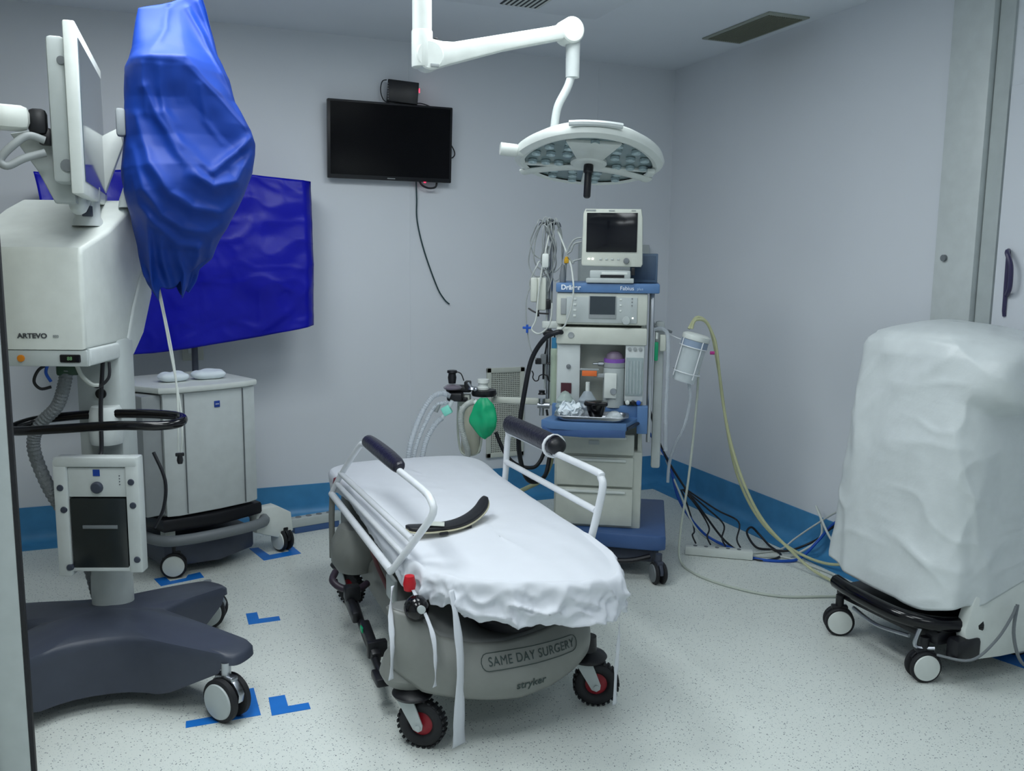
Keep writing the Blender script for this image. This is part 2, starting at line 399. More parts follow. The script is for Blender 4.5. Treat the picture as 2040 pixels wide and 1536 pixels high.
# charcoal cross base, built in room axes
def crossbase():
    tips = [(.41,-.47),(.37,.20),(-.47,.20),(-.50,-.44)]   # FR, RR, RL, FL
    ctr = (-.03,-.10)
    out = []
    ring = []
    n = len(tips)
    for i,(tx,ty) in enumerate(tips):
        dx, dy = tx-ctr[0], ty-ctr[1]; L = math.hypot(dx,dy); ux, uy = dx/L, dy/L; px, py = -uy, ux
        w0, w1 = .125, .072
        loc = [(.34,w0*.93),(.6,w0*.74),(.85,w1*1.02),(.96,w1*.86),(1.0,w1*.45),(1.0,-w1*.45),(.96,-w1*.86),(.85,-w1*1.02),(.6,-w0*.74),(.34,-w0*.93)]
        seg = [(ctr[0]+ux*L*a+px*b_, ctr[1]+uy*L*a+py*b_, a) for a,b_ in loc]
        ring.append((math.atan2(dy,dx), seg[::-1]))
    ring.sort(key=lambda q: q[0])
    pts = [p for _,sg in ring for p in sg]
    P2 = cat([(p[0],p[1],p[2]) for p in pts], 3, True)
    def lay(scale, zf):
        r_ = []
        for p in P2:
            c0 = Vector((ctr[0],ctr[1],0)); v = Vector((p.x,p.y,0))-c0; l = v.length
            k = max(0,(l-scale)/l)
            r_.append(c0+v*k+Vector((0,0,zf(min(1,p.z)))))
        return r_
    top = lambda a: .262-.045*a**1.5; bot = lambda a: .055+(.13 if a > .93 else .11*max(0,(a-.55)/.4)) 
    rings = [lay(.03,bot), lay(0,lambda a: bot(a)+.004), lay(-.002,lambda a: top(a)-.035), lay(0,lambda a: top(a)-.012), lay(.014,top), lay(.10,lambda a: top(a)+.012)]
    mb = MB(); mb.loft(rings, caps=False)
    # caps by fan
    for rg in (rings[0],rings[-1]):
        vs = [mb.bm.verts.new(p) for p in rg]; c_ = mb.bm.verts.new((ctr[0],ctr[1],rg[0].z if rg is rings[0] else .282))
        for k in range(len(vs)): mb.bm.faces.new((vs[k], vs[(k+1)%len(vs)], c_))
    return mb
crossbase().obj('base', M_dark, mc, sharp=50)
cp = caster_part(mc, (.345,-.49,0), R(38), r=.072, wt=.072, fork=M_steel)
for (x,y,a) in ((.33,.30,R(75)),(-.45,.22,R(20)),(-.50,-.40,R(-20))): copy_part(cp, mc, (x,y,0), a)
MB().lathe([(0,0),(.07,0),(.07,.3),(.065,.31),(0,.31)],(-.005,.0,.255)).obj('column_foot', M_lgrey, mc)
hd = bpy.data.objects  # local head frame rotated towards the camera
TH = R(-20)
RM = Matrix.Rotation(TH,4,'Z')
def hm(mb): return mb.xf(RM)
hm(MB().box((.0,.03,.86),(.155,.14,.72),.02)).obj('column', M_lgrey, mc)
hm(MB().lathe([(0,0),(.05,0),(.055,.02),(.055,.11),(.045,.13),(0,.13)],(.03,-.06,.86),(0,0,1))).obj('column_joint', M_offw, mc)
kb = hm(MB().lathe([(0,0),(.018,0),(.018,.006),(0,.008)],(.01,-.041,1.03),(0,-1,0)))
kb.obj('cable_port', M_black, mc)
# base tank frame with dark window and knobs
def HP(x,y,z): return RM@Vector((x,y,z))
fr = MB()
fr.box((-.078,-.165,.628),(.045,.05,.40),.006).box((.158,-.165,.64),(.045,.05,.40),.006)
fr.box((.04,-.165,.822),(.275,.055,.034),.008).box((.04,-.163,.452),(.2,.04,.018),.004)
hm(fr).obj('tank_frame', M_offw, mc)
hm(MB().box((.04,-.12,.63),(.2,.08,.36),.004)).obj('tank_housing', M_mid, mc)
hm(MB().box((.04,-.166,.752),(.19,.03,.10),.003)).obj('control_panel', M_offw, mc)
hm(MB().box((.04,-.17,.577),(.184,.03,.24),.003)).obj('tank_window', mat('dark_window',(34,40,42),.18,spec=.6), mc)
hm(MB().box((.045,-.187,.60),(.115,.004,.012),.001)).obj('window_ledge', M_mid, mc)
for x,z,r_ in ((-.078,.735,.012),(-.07,.66,.012),(-.062,.46,.012),(.155,.755,.012),(.158,.675,.012),(.163,.487,.012),(.04,.735,.02)):
    hm(MB().lathe([(0,0),(r_,0),(r_,.008),(r_*.8,.014),(0,.015)],(x,-.18 if r_<.02 else -.18,z),(0,-1,0),20)).obj('knob', M_darksteel if False else M_dark, mc)
hm(MB().box((.04,-.1825,.785),(.022,.002,.022))).obj('logo_plate', M_dblue, mc)
mk = hm(MB().box((.115,-.1825,.745),(.003,.002,.003)).box((.115,-.1825,.755),(.003,.002,.003)).box((.115,-.1825,.765),(.003,.002,.003)).box((.115,-.1825,.775),(.003,.002,.003))); mk.obj('indicator_dots', M_dark, mc)
# big head body: front shell + swept neck
body = MB()
prof = [(-.27,1.205),(-.27,1.50),(-.26,1.525),(-.05,1.585),(.12,1.66),(.24,1.70),(.30,1.66),(.30,1.50),(.20,1.42),(.12,1.32),(.06,1.205)]
body.prism(prof, -.36, .07, axis='x', bev=.014, seg=3)
hm(body).obj('head_housing', M_white, mc)
neck = MB().prism([(-.255,1.15),(-.255,1.207),(.05,1.207),(.12,1.325),(.20,1.43),(.28,1.52),(.30,1.36),(.2,1.22),(.1,1.15)], -.35, .075, axis='x', bev=.01, seg=3)
hm(neck).obj('neck_housing', M_offw, mc)
hm(MB().box((-.14,-.262,1.177),(.42,.012,.052),.004)).obj('indicator_strip', M_lgrey, mc)
hm(MB().box((.018,-.27,1.177),(.065,.008,.026),.004)).obj('display', M_screen, mc)
text('88', .016, HP(.018,-.2755,1.177), (R(90),0,TH), mat('lcd_green',(120,170,120),.4), mc)
hm(MB().lathe([(0,0),(.011,0),(.011,.006),(0,.008)],(-.135,-.268,1.177),(0,-1,0),18)).obj('amber_button', mat('amber_plastic',(214,130,30),.4), mc)
text('ARTEVO', .021, HP(-.095,-.272,1.248), (R(90),0,TH), M_ink, mc, bold=.0006, sx=1.15)
text('800', .012, HP(-.022,-.272,1.247), (R(90),0,TH), M_grey, mc)
# top details: monitor socket
hm(MB().lathe([(0,0),(.05,0),(.046,.02),(.04,.03),(.04,.08),(.043,.085),(.043,.13),(0,.13)],(-.02,.0,1.60))).obj('monitor_socket', M_offw, mc)
hm(MB().box((-.005,-.035,1.648),(.03,.02,.035),.003)).obj('socket_latch', M_dark, mc)
# swing arm base going up into drape
ab = MB().lathe([(0,0),(.075,0),(.07,.03),(.045,.10),(.03,.2),(0,.2)],HP(.1,.16,1.67)); ab.obj('arm_base', M_offw, mc)
MB().tube([HP(.1,.16,1.8),HP(.1,.14,1.95),HP(.13,.12,2.05)],(lambda t: .035),10).obj('swing_arm', M_offw, mc)
# monitor (seen almost edge-on)
a_ = Vector((-3.375,-2.15,0)); b_ = Vector((-3.345,-1.47,0))
dirn = (b_-a_).normalized(); ang = math.atan2(dirn.y, dirn.x)
mm = (a_+b_)/2 - Vector(OM)
MX = Matrix.Translation((mm.x,mm.y,1.925)) @ Matrix.Rotation(ang,4,'Z')
MB().box((0,0.0,0),(.72,.034,.49),.006).xf(MX).obj('monitor_bezel', M_white, mc)
MB().box((0,-.018,0.0),(.64,.003,.41)).xf(MX).obj('monitor_screen', M_mirror, mc)
MB().box((-.05,.045,-.0),(.52,.05,.42),.012).xf(MX).obj('monitor_back', M_lgrey, mc)
MB().lathe([(0,0),(.012,0),(.012,.006),(0,.007)],(-.31,.03,.14),(-1,0,0),14).lathe([(0,0),(.018,0),(.018,.006),(0,.007)],(-.31,.03,-.16),(-1,0,0),14).xf(MX).obj('monitor_screws', M_mid, mc)
MB().tube([HP(-.02,.0,1.72),MX@Vector((-.1,.03,-.27)),MX@Vector((-.1,.03,-.2))],.026,12).obj('monitor_post', M_offw, mc)
# handle and knuckle left of monitor
MB().box((-.188,-.35,1.895),(.10,.085,.07),.022,rz=R(10)).obj('arm_knuckle', M_white, mc)
MB().box((-.118,-.33,1.89),(.05,.05,.075),.014).box((-.10,-.32,1.85),(.04,.04,.05),.01).obj('arm_clamp', M_black, mc)
MB().prism([(-.20,1.86),(-.11,1.88),(-.04,1.76),(-.03,1.66),(-.09,1.66),(-.13,1.75),(-.18,1.83)],-.28,-.20,axis='y',bev=.008).obj('arm_plate', M_lgrey, mc)
MB().tube([(-.10,-.36,1.835),(-.14,-.37,1.845),(-.175,-.38,1.82),(-.215,-.38,1.775),(-.20,-.38,1.755),(-.155,-.37,1.78),(-.10,-.36,1.80)],.0115,10).obj('arm_handle', M_grey, mc)
# white bracket pieces between monitor and drape
MB().prism([(-.02,1.66),(.03,1.72),(.10,1.90),(.09,1.96),(.02,1.92),(-.05,1.80),(-.06,1.68)],.2,.26,axis='y',bev=.01).obj('arm_cover', M_white, mc)
MB().box((.10,-.02,1.945),(.03,.05,.09),.008).obj('arm_latch', M_grey, mc)
# black ring handle
rg = [HP(-.22,-.20,.93),HP(-.05,-.245,.945),(HP(.14,-.25,.958)),HP(.27,-.235,.955),HP(.325,-.19,.958),HP(.30,-.12,.965),HP(.18,-.085,.968),HP(.02,-.08,.965),HP(-.12,-.09,.955),HP(-.2,-.13,.945)]
MB().tube(rg,.0155,12,closed=True,smooth=8).obj('ring_handle', M_blackg, mc)
# ribbed hose and cables beneath the head
MB().tube([HP(-.06,-.12,1.16),HP(-.07,-.13,1.08),HP(-.10,-.13,1.0),HP(-.17,-.12,.93),HP(-.19,-.12,.85),HP(-.15,-.12,.72),HP(-.10,-.1,.6),HP(-.07,-.05,.45),HP(-.07,.02,.28)],(lambda t: .021+.0015*math.sin(t*380)),12,smooth=30).obj('ribbed_hose', M_rib, mc)
MB().box((0,0,0),(.07,.05,.05),.008).xf(Matrix.Translation(HP(-.06,-.12,1.13))).obj('hose_socket', mat('green_dark',(30,62,44),.5), mc)
for k,(m_,pl) in enumerate(((M_cable,[(-.09,-.16,1.15),(-.13,-.17,1.13),(-.15,-.17,1.09),(-.13,-.17,1.065),(-.10,-.16,1.07)]),(M_bcable,[(-.1,-.17,1.15),(-.105,-.18,1.12),(-.09,-.18,1.09)]),(M_wcable,[(-.02,-.15,1.15),(.0,-.16,1.11),(.03,-.16,1.08),(.05,-.15,1.075)]),(M_cable,[(.08,-.13,1.15),(.08,-.14,1.1),(.05,-.15,1.07),(.03,-.16,1.08)]))):
    MB().tube([HP(*p) for p in pl],.005 if k!=2 else .007).obj('head_cable', m_, mc)
MB().tube([HP(.055,-.12,1.15),HP(.04,-.12,1.0),HP(.035,-.12,.86),HP(.035,-.14,.83)],.007).obj('column_cable', M_cable, mc)
MB().tube([HP(.17,-.02,.82),HP(.21,-.03,.72),HP(.20,-.03,.62),HP(.165,-.03,.55)],.006).obj('side_cable', M_cable, mc)
hm(MB().box((.0,-.045,.965),(.05,.004,.02))).obj('column_label', M_wink, mc)

# blue drape over the microscope head
def lerp(T, z):
    for (z0,*a),(z1,*b2) in zip(T, T[1:]):
        if z0 >= z >= z1:
            t = (z0-z)/(z0-z1); return [p+(q-p)*t for p,q in zip(a,b2)]
    return list(T[0][1:]) if z > T[0][0] else list(T[-1][1:])
# z, xL, xR, front depth, back depth
DT = [(2.41,-3.015,-2.992,.015,.015),(2.39,-3.03,-2.982,.03,.03),(2.36,-3.10,-2.972,.05,.07),(2.338,-3.188,-2.966,.07,.09),(2.29,-3.20,-2.955,.10,.1),(2.20,-3.215,-2.93,.165,.13),(2.15,-3.232,-2.91,.215,.15),(2.12,-3.243,-2.90,.225,.16),
      (2.03,-3.246,-2.89,.22,.17),(1.99,-3.248,-2.865,.22,.17),(1.945,-3.25,-2.835,.22,.17),(1.90,-3.252,-2.822,.22,.17),(1.86,-3.256,-2.826,.23,.17),(1.80,-3.262,-2.84,.24,.17),(1.72,-3.258,-2.875,.23,.16),(1.64,-3.242,-2.92,.20,.13),(1.57,-3.232,-2.955,.17,.11),(1.50,-3.222,-2.985,.13,.1),(1.46,-3.213,-3.03,.10,.08),(1.42,-3.205,-3.045,.08,.06),(1.385,-3.18,-3.07,.07,.05)]
def RX(px, py): return (-3.239+(px-250)*.001635, 2.129-(py-140)*.001707+.00012*(px-250))
RIDGES = [([(376,19),(405,75),(435,150),(464,226),(478,262)],.016,.011),([(398,5),(430,90),(452,150)],.012,.010),([(340,10),(330,70),(300,125)],.010,.013),
  ([(252,136),(300,134),(365,136),(420,195),(480,262)],.016,.013),([(320,240),(350,300),(400,352)],.020,.017),([(497,272),(450,320),(405,357)],.024,.015),
  ([(368,362),(405,385),(450,372),(487,320)],.032,.022),([(290,190),(312,250),(345,320),(385,372)],.018,.016),([(268,240),(285,330),(320,395),(365,425),(420,430),(470,400)],.024,.020),
  ([(255,300),(270,380),(305,432),(345,462),(395,468),(440,440)],.022,.018),([(250,350),(262,410),(290,450),(335,490),(385,500)],.020,.016),
  ([(283,150),(288,235)],.012,.014),([(318,155),(324,235),(340,262)],.013,.013),([(352,150),(356,215)],.009,.012),([(390,190),(400,260),(425,300)],.010,.012),
  ([(275,440),(280,500),(286,565)],.020,.013),([(303,480),(318,575)],.022,.013),([(338,500),(345,575)],.020,.012),([(378,495),(372,545)],.018,.012),([(405,478),(400,525)],.014,.011)]
RIDGES = [([Vector((*RX(*q),0)) for q in pl],a_,w_) for pl,a_,w_ in RIDGES]
def ridge_sum(x, z):
    p = Vector((x,z,0)); t = 0
    for pl,a_,w_ in RIDGES:
        best = 9; tt = 0
        for k in range(len(pl)-1):
            e = pl[k+1]-pl[k]; f = max(0,min(1,(p-pl[k]).dot(e)/e.dot(e))); d_ = (p-pl[k]-e*f).length
            if d_ < best: best = d_; tt = (k+f)/(len(pl)-1)
        if best < w_*3: t += a_*math.exp(-(best/w_)**1.6)*(.45+.55*math.sin(math.pi*min(1,max(0,tt*.9+.05))))
    return t
def crumple(p, s_=1.0):
    return (1-abs(noise.noise(p*s_))*2.2)
def drape(u, v):
    z = 2.41+(1.385-2.41)*v
    xl, xr, df, db = lerp(DT, z)
    a = 2*math.pi*u; c, s_ = math.cos(a), math.sin(a)
    e = .66
    cx = math.copysign(abs(c)**e, c); sy = math.copysign(abs(s_)**e, s_)
    xm, hw = (xl+xr)/2, (xr-xl)/2
    x = xm+hw*cx; y = (-df if s_ < 0 else db)*abs(sy)
    fa = min(1, v*5)*min(1,(1-v)*6+.3)
    if s_ < 0:
        rl = 2.135 if x < -3.06 else 2.135-(x+3.06)*1.05
        y0 = y
        if z > rl: y *= max(.10, 1-(z-rl)*3.4)
        else: y += .035*min(1,(rl-z)*9)*abs(sy)*(1-min(1,max(0,(rl-z)-.15)*4))
        edge = min(1, abs(s_)*2.2)
        y -= ridge_sum(x,z)*edge*1.15
        # box wall beneath the crease falls straight, cloth below sags forward
        y -= .03*math.sin(math.pi*max(0,min(1,(1.86-z)/.34)))*abs(sy)
    else: y += .012*math.sin(x*50+z*9)
    k4 = max(0,min(1,(1.58-z)*7)); y += .016*k4*math.sin(a*6+z*8); x += .008*k4*math.sin(a*5+2)
    q = Vector((x,y,z)); n_ = noise.noise_vector(q*5)*.010*fa + noise.noise_vector(q*16)*.0035*fa
    zz = z + (.022*math.sin(a*4+1)+.014*math.sin(a*9))*max(0,(v-.88)/.12)
    return Vector((x,y-1.70,zz))+n_
dr = MB().grid(drape, 260, 210, closeu=True); dtop = drape(0,0)
o = dr.obj('microscope_drape', M_drape, None, solid=.003, sharp=180); 
md = thing('draped_cover','royal blue cloth cover tied over the microscope head','cover',(-3.05,-1.7,1.385)); md.location=(0,0,0)
o.name = 'cloth'; o.parent = md
tc_ = MB().tube([(-3.165,-1.72,1.40),(-3.15,-1.735,1.30),(-3.13,-1.76,1.16),(-3.12,-1.80,1.02),(-3.122,-1.83,.9),(-3.125,-1.84,.82)],.0035,6).tube([(-3.172,-1.72,1.40),(-3.155,-1.74,1.30),(-3.136,-1.765,1.16),(-3.112,-1.81,.98),(-3.11,-1.84,.88),(-3.117,-1.84,.815)],.003,6); tc_.obj('drawstring', M_wcable, md)
MB().lathe([(0,0),(.008,0),(.011,.012),(.008,.035),(0,.038)],(-3.121,-1.84,.775)).box((-3.121,-1.84,.808),(.03,.012,.012),.003).obj('cord_lock', M_black, md)
# ------------------------------------------------------------------ blue plastic sheet hanging behind (over a monitor on a pole)
def bsheet(u, v):
    # u left-right, v top-bottom
    xl, xr = -3.655+.34*v*0, -2.395
    x = -3.655+(1.26)*u
    top = 1.905-.02*math.cos(u*6)+ .012*u
    bot = 1.0+.02*math.sin(u*4)+.16*max(0,(u-.35)/.65)**1.3
    z = top+(bot-top)*v
    y = -.36-.03*math.sin(v*3.1)+.022*noise.noise(Vector((u*3,v*3,0)))+.012*noise.noise(Vector((u*9,v*8,3)))+.004*math.sin(u*26+v*5)-.006*max(0,crumple(Vector((u*4,v*3.2,1))))**8-.004*max(0,crumple(Vector((u*9,v*7,6))))**5
    x += .05*(v-.5)*(1-u)*2*(.5)+.02*math.sin(v*5)*(1-u)
    if u > .97: y += .05*(u-.97)/.03
    return Vector((x,y,z))
bs = thing('plastic_sheet','bright blue plastic sheet draped over a screen by the back wall','cover',(0,0,0))
MB().grid(bsheet, 90, 70).obj('front_fall', M_sheetblue, bs, solid=.002, sharp=180)
MB().grid(lambda u,v: (lambda p: Vector((p.x, p.y+.17*v, p.z+.006*math.sin(v*3.14))))(bsheet(u,0)), 60, 6).obj('top_fold', M_sheetblue, bs, solid=.002, sharp=180)
MB().grid(lambda u,v: (lambda p: Vector((p.x, -.19+.01*math.sin(u*20), p.z-.5*v)))(bsheet(u,0)), 60, 10).obj('rear_fall', M_sheetblue, bs, solid=.002, sharp=180)
sm = thing('pole_monitor','screen hidden under the blue sheet on a thin dark pole with a foot','monitor',(-3.0,-.27,0))
MB().box((0,0,1.6),(1.05,.06,.5),.01).obj('screen_casing', M_black, sm)
MB().cyl((0,.0,.04),(0,0,1.4),.016).obj('pole', M_dark, sm)
MB().cyl((0,.02,.0),(0,0.02,.035),.13,.11).obj('foot', M_dark, sm)

# ------------------------------------------------------------------ white console cabinet
cb = thing('equipment_cabinet','white rounded equipment cabinet on casters below the blue sheet','cabinet',(-2.95,-.5,0),R(23))
w2 = .445; x0, x1 = -.345, .108
shell = MB().prism([(x0+.0,-.255),(x0+.05,-.275),(-.1,-.285),(x1-.05,-.275),(x1,-.255),(x1,.20),(x0,.20)], .31,.885, bev=.008)
shell.obj('body', M_offw, cb)
MB().prism([(x0-.02,-.262),(x0+.05,-.292),(-.1,-.302),(x1-.05,-.292),(x1+.012,-.262),(x1+.012,.22),(x0-.1,.22),(x0-.11,.0)], .886,.915, bev=.008).obj('top', M_white, cb)
MB().box((x0-.045,-.03,.60),(.09,.42,.56),.01).obj('side_panel', M_grey, cb)
MB().box((x0-.092,-.08,.80),(.008,.2,.09),.003).obj('side_slot', M_black, cb)
for xx in (x0+.085,x1-.075): MB().box((xx,-.2845+ (0 if xx<0 else .003),.6),(.0022,.01,.56)).obj('seam', M_mid, cb)
MB().box((-.1,-.2865,.818),(.028,.003,.03),.001).obj('logo_plate', M_dblue, cb)
text('ZEISS', .008, (-.1,-.2885,.818),(R(90),0,0), M_wink, cb)
MB().prism([(x0-.02,-.25),(-.1,-.30),(x1+.02,-.26),(x1+.03,.2),(x0-.08,.2)], .235,.30, bev=.015).obj('underframe', M_black, cb)
bmp = MB().tube([(x0-.06,-.1,.20),(x0+.0,-.27,.20),(-.1,-.315,.20),(x1+.02,-.28,.20),(x1+.05,-.1,.20)],.026,10); bmp.obj('bumper', M_mid, cb)
MB().prism([(x0,-.2),(-.1,-.27),(x1,-.2),(x1,.2),(x0,.2)], .05,.17, bev=.02).obj('lower_skid', M_dark, cb)
# angled white legs and casters
RC = Matrix.Rotation(R(-23),4,'Z')
def cloc(wx,wy): v = Matrix.Rotation(-R(23),4,'Z')@Vector((wx+2.95,wy+.5,0)); return v
l1 = cloc(-3.149,-.80); l2 = cloc(-2.62,-.58)
MB().box((l1.x-.01,l1.y+.03,.235),(.055,.06,.17),.012).obj('leg', M_white, cb)
MB().prism([(l2.x-.16,.13),(l2.x-.16,.25),(l2.x-.04,.25),(l2.x+.04,.2),(l2.x+.05,.1),(l2.x-.04,.08)], l2.y-.03,l2.y+.05,axis='y',bev=.012).obj('leg', M_white, cb)
c0 = caster_part(cb,(l1.x,l1.y,0),R(60),r=.06,wt=.055,cap=M_white,fork=M_black,stem=.03)
copy_part(c0,cb,(l2.x+.0,l2.y,0),R(8))
copy_part(c0,cb,(x0,.17,0),R(30)); copy_part(c0,cb,(x1,.17,0),R(10))
def pouch(label, loc, rz, sx, sy, sz, logo=False):
    t = thing('cloth_pouch',label,'cloth',loc,rz,'folded white cloths on the cabinet')
    def f(u,v):
        a = 2*math.pi*u; p = (v-.5)*math.pi
        k = .6; cx = math.copysign(abs(math.cos(a))**k, math.cos(a)); cy = math.copysign(abs(math.sin(a))**k, math.sin(a)); cc = abs(math.cos(p))**.6
        q = Vector((sx*cx*cc, sy*cy*cc, sz*(math.sin(p)*.5+.5)))
        return q+noise.noise_vector(q*30+Vector((sx*90,0,0)))*.008*(q.z/sz)
    MB().grid(f, 44, 20, closeu=True).obj('cloth', M_gauze, t, sharp=180)
    if logo:
        MB().box((.015,-sy*.80,sz*.62),(.035,.004,.013),rx=R(-28)).obj('logo_print', M_dblue, t)
    return t
pouch('plain folded white cloth, left of the pair on the cabinet top',(-3.115,-.67,.915),R(20),.07,.05,.045)
pouch('folded white cloth with a blue logo, right of the pair on the cabinet top',(-2.955,-.62,.915),R(14),.08,.05,.045,True)
# small device on floor by back wall
ps = thing('power_strip','white multi socket strip lying on the floor behind the cabinet','power strip',(-2.40,-.28,0),R(12))
MB().box((0,0,.06),(.30,.06,.05),.008).obj('casing', M_lgrey, ps)
MB().box((0,0,.02),(.26,.05,.04),.004).obj('foot', M_mblue2, ps)
for k in range(4): MB().lathe([(0,0),(.017,0),(.015,.003),(0,.001)],(-.1+.06*k,-.0,.085)).obj('socket', M_mid, ps)

# ------------------------------------------------------------------ stretcher
XS = -2.14
st = thing('stretcher','white railed hospital stretcher with red hubbed wheels in the centre','stretcher',(XS,-2.0,0))
# long under shell: side profile raised at both ends
pr = [(-.54,.21),(-.565,.28),(-.555,.36),(-.53,.40),(-.45,.37),(-.2,.33),(.3,.33),(.55,.38),(.66,.46),(.76,.47),(.80,.38),(.76,.24),(.5,.19),(-.3,.18)]
cs = cat([(a,b,0) for a,b in pr],4,True)
shell = MB().prism([(p.x,p.y) for p in cs], -.30,.27, axis='x', bev=.03, seg=3)
shell.obj('base_shell', M_bedgrey, st)
# bowed front panel
def fpan(u, v):
    x = -.40+.66*u
    bot = .275-.11*math.sin(math.pi*min(1,u*1.12))**1.3+.0*u
    if u < .18: bot = .27-.1*(u/.18)*.4
    top = .47-.14*math.sin(math.pi*min(1,max(0,(u-.05)/.8)))**.8-.05*u
    z = bot+(top-bot)*v
    bul = math.sin(math.pi*u)**.5 if 0<u<1 else 0
    y = -.64-.12*bul+.10*(v-.35)**2*1.2+ .05*v
    return Vector((x,y,z))
def fp2(u,v):
    x = -.415+.67*u
    b_ = lerp([(0,.27),(-.12,.205),(-.25,.19),(-.40,.175),(-.55,.165),(-.72,.175),(-.86,.195),(-1,.225)],-u)[0]
    t_ = lerp([(0,.44),(-.10,.43),(-.2,.365),(-.35,.338),(-.5,.333),(-.7,.345),(-.85,.36),(-1,.36)],-u)[0]
    z = b_+(t_-b_)*v
    y = -.60-.14*math.sin(math.pi*min(1,max(0,u)))**.6 + .04*v*v - .02*math.sin(math.pi*v)
    return Vector((x,y,z))
MB().grid(fp2, 60, 18).obj('front_panel', M_bedgrey, st, solid=.012, sharp=60)
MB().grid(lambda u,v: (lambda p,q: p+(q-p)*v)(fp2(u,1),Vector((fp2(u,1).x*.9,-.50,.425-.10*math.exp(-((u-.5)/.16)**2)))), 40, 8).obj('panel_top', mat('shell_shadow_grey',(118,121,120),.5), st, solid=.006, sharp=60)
def wrap(o):
    MW = o.matrix_basis.copy()
    for v in o.data.vertices:
        w_ = MW@v.co; u = (w_.x+.415)/.67; z0 = fp2(u,0).z; z1 = fp2(u,1).z; q = fp2(u,(w_.z-z0)/(z1-z0)); v.co = Vector((w_.x, q.y-.0072-.003*max(0,(w_.z-z0)/(z1-z0))-(.0006 if w_.y < 0 else 0), w_.z))
    o.matrix_basis = Matrix.Identity(4)
    return o
def textp(body, size, x, z, bold, sx=1):
    o = text(body, size, (0,0,0), (0,0,0), mat('dark_teal_ink',(46,62,60),.5), st, bold=bold, sx=sx)
    me = o.data
    for v in me.vertices: v.co = Vector((x+v.co.x, -v.co.z, z+v.co.y))
    return wrap(o)
textp('SAME DAY SURGERY', .034, .005, .292, 0, .92)
ov = [(x,fp2((x+.415)/.67,(.292+z-fp2((x+.415)/.67,0).z)/(fp2((x+.415)/.67,1).z-fp2((x+.415)/.67,0).z)).y-.0095,.292+z) for x,z in sum([[(-.15+.3*k/12,.023) for k in range(13)],[(.15+.02*math.sin(R(a)),.023*math.cos(R(a))) for a in (30,60,90,120,150)],[(.15-.3*k/12,-.023) for k in range(13)],[(-.15-.02*math.sin(R(a)),-.023*math.cos(R(a))) for a in (30,60,90,120,150)]],[])]
MB().tube(ov,.0012,6,closed=True,smooth=0).obj('lettering_border', mat('dark_teal_ink',(46,62,60),.5), st)
textp('stryker', .036, -.01, .210, .0004)
for s_ in (0,): pass
# lift columns and deck
for y in (-.42,.42):
    MB().lathe([(0,0),(.10,0),(.10,.03),(.085,.035),(.085,.065),(.10,.07),(.10,.10),(.085,.105),(.085,.13),(0,.13)],(-.02,y,.34)).obj('lift_column', M_black, st)
MB().lathe([(.085,-.03),(.10,-.03),(.115,0),(.10,.03),(.085,.03)],(-.03,-.60,.385)).lathe([(0,0),(.10,0),(.10,.12),(0,.12)],(-.03,-.58,.35)).obj('bellows', M_black, st)
MB().box((.0,.08,.472),(.58,1.40,.035),.01).obj('deck', M_bedgrey, st)
MB().box((.15,-.80,.44),(.22,.05,.03),.006).box((.22,-.826,.44),(.018,.004,.018)).obj('foot_bracket', M_lgrey, st)
mo = [(-.30,.86),(.03,.90),(.34,.82),(.32,.1),(.30,-.5),(.22,-.74),(.05,-.76),(-.15,-.66),(-.29,-.45),(-.30,.2)]
MB().prism([(p.x,p.y) for p in cat([(a,b,0) for a,b in mo],4,True)], .49,.536,bev=.02,seg=3).obj('mattress', M_dark, st)
# rails
def rail_tube(pts, r=.0125, sm=0): return MB().tube(pts, r, 12, smooth=sm)
lx = -.36; tx = -.285
Lr = MB()
Lr.tube([(lx-.015,.575,.505),(lx-.01,-.43,.505)],.014,12,smooth=0)
Lr.tube([(lx-.015,.575,.505),(lx+.01,.50,.60),(lx+.05,.32,.755),(lx+.06,.27,.775),(lx+.065,.2,.78),(lx+.08,-.2,.775),(lx+.085,-.48,.775),(lx+.085,-.56,.765),(lx+.085,-.585,.73),(lx+.06,-.54,.66),(lx,-.44,.52),(lx-.01,-.42,.50)],.012,12,smooth=3)
Lr.tube([(lx+.01,.50,.61),(lx+.04,-.50,.625)],.0115,12,smooth=0)
Lr.tube([(lx+.035,.42,.68),(lx+.045,-.50,.63)],.0085,10,smooth=0) if False else None
Lr.tube([(lx+.0,.52,.56),(lx+.02,-.47,.57)],.010,10,smooth=0)
Lr.obj('side_rail', M_rail, st)
pad = MB().tube([(lx+.068,.26,.79),(lx+.07,.22,.795),(lx+.075,.0,.795),(lx+.08,-.16,.79),(lx+.08,-.21,.785)],(lambda t: (.03*math.sin(math.pi*min(1,max(.06,t*1.0)))**.25,.024*math.sin(math.pi*min(1,max(.06,t)))**.25)),14,smooth=6)
plab(pad.obj('rail_pad', M_vinyl, st),'worn black padded left armrest')
rx = .36
Rr = MB()
Rr.tube([(rx-.01,.44,.46),(rx,.42,.55),(rx+.0,.40,.70),(rx,.385,.745),(rx,.34,.765),(rx,-.1,.77),(rx,-.44,.775),(rx,-.475,.765),(rx,-.49,.73),(rx-.005,-.46,.62),(rx-.02,-.43,.49)],.0135,12,smooth=4)
Rr.tube([(rx,.415,.625),(rx-.005,-.455,.64)],.0125,12,smooth=0)
Rr.tube([(rx-.01,.44,.50),(rx-.015,-.43,.50)],.012,12,smooth=0)
Rr.obj('side_rail', M_rail, st)
MB().tube([(rx-.005,.36,.80),(rx,.2,.80),(rx,.0,.80),(rx,-.1,.80)],(lambda t: (.040,.032)),16,smooth=6,flat=(0,0,1)).obj('rail_pad', M_vinyl, st)
MB().ball((rx,-.11,.80),(.038,.03,.034)).obj('pad_end', M_black, st)
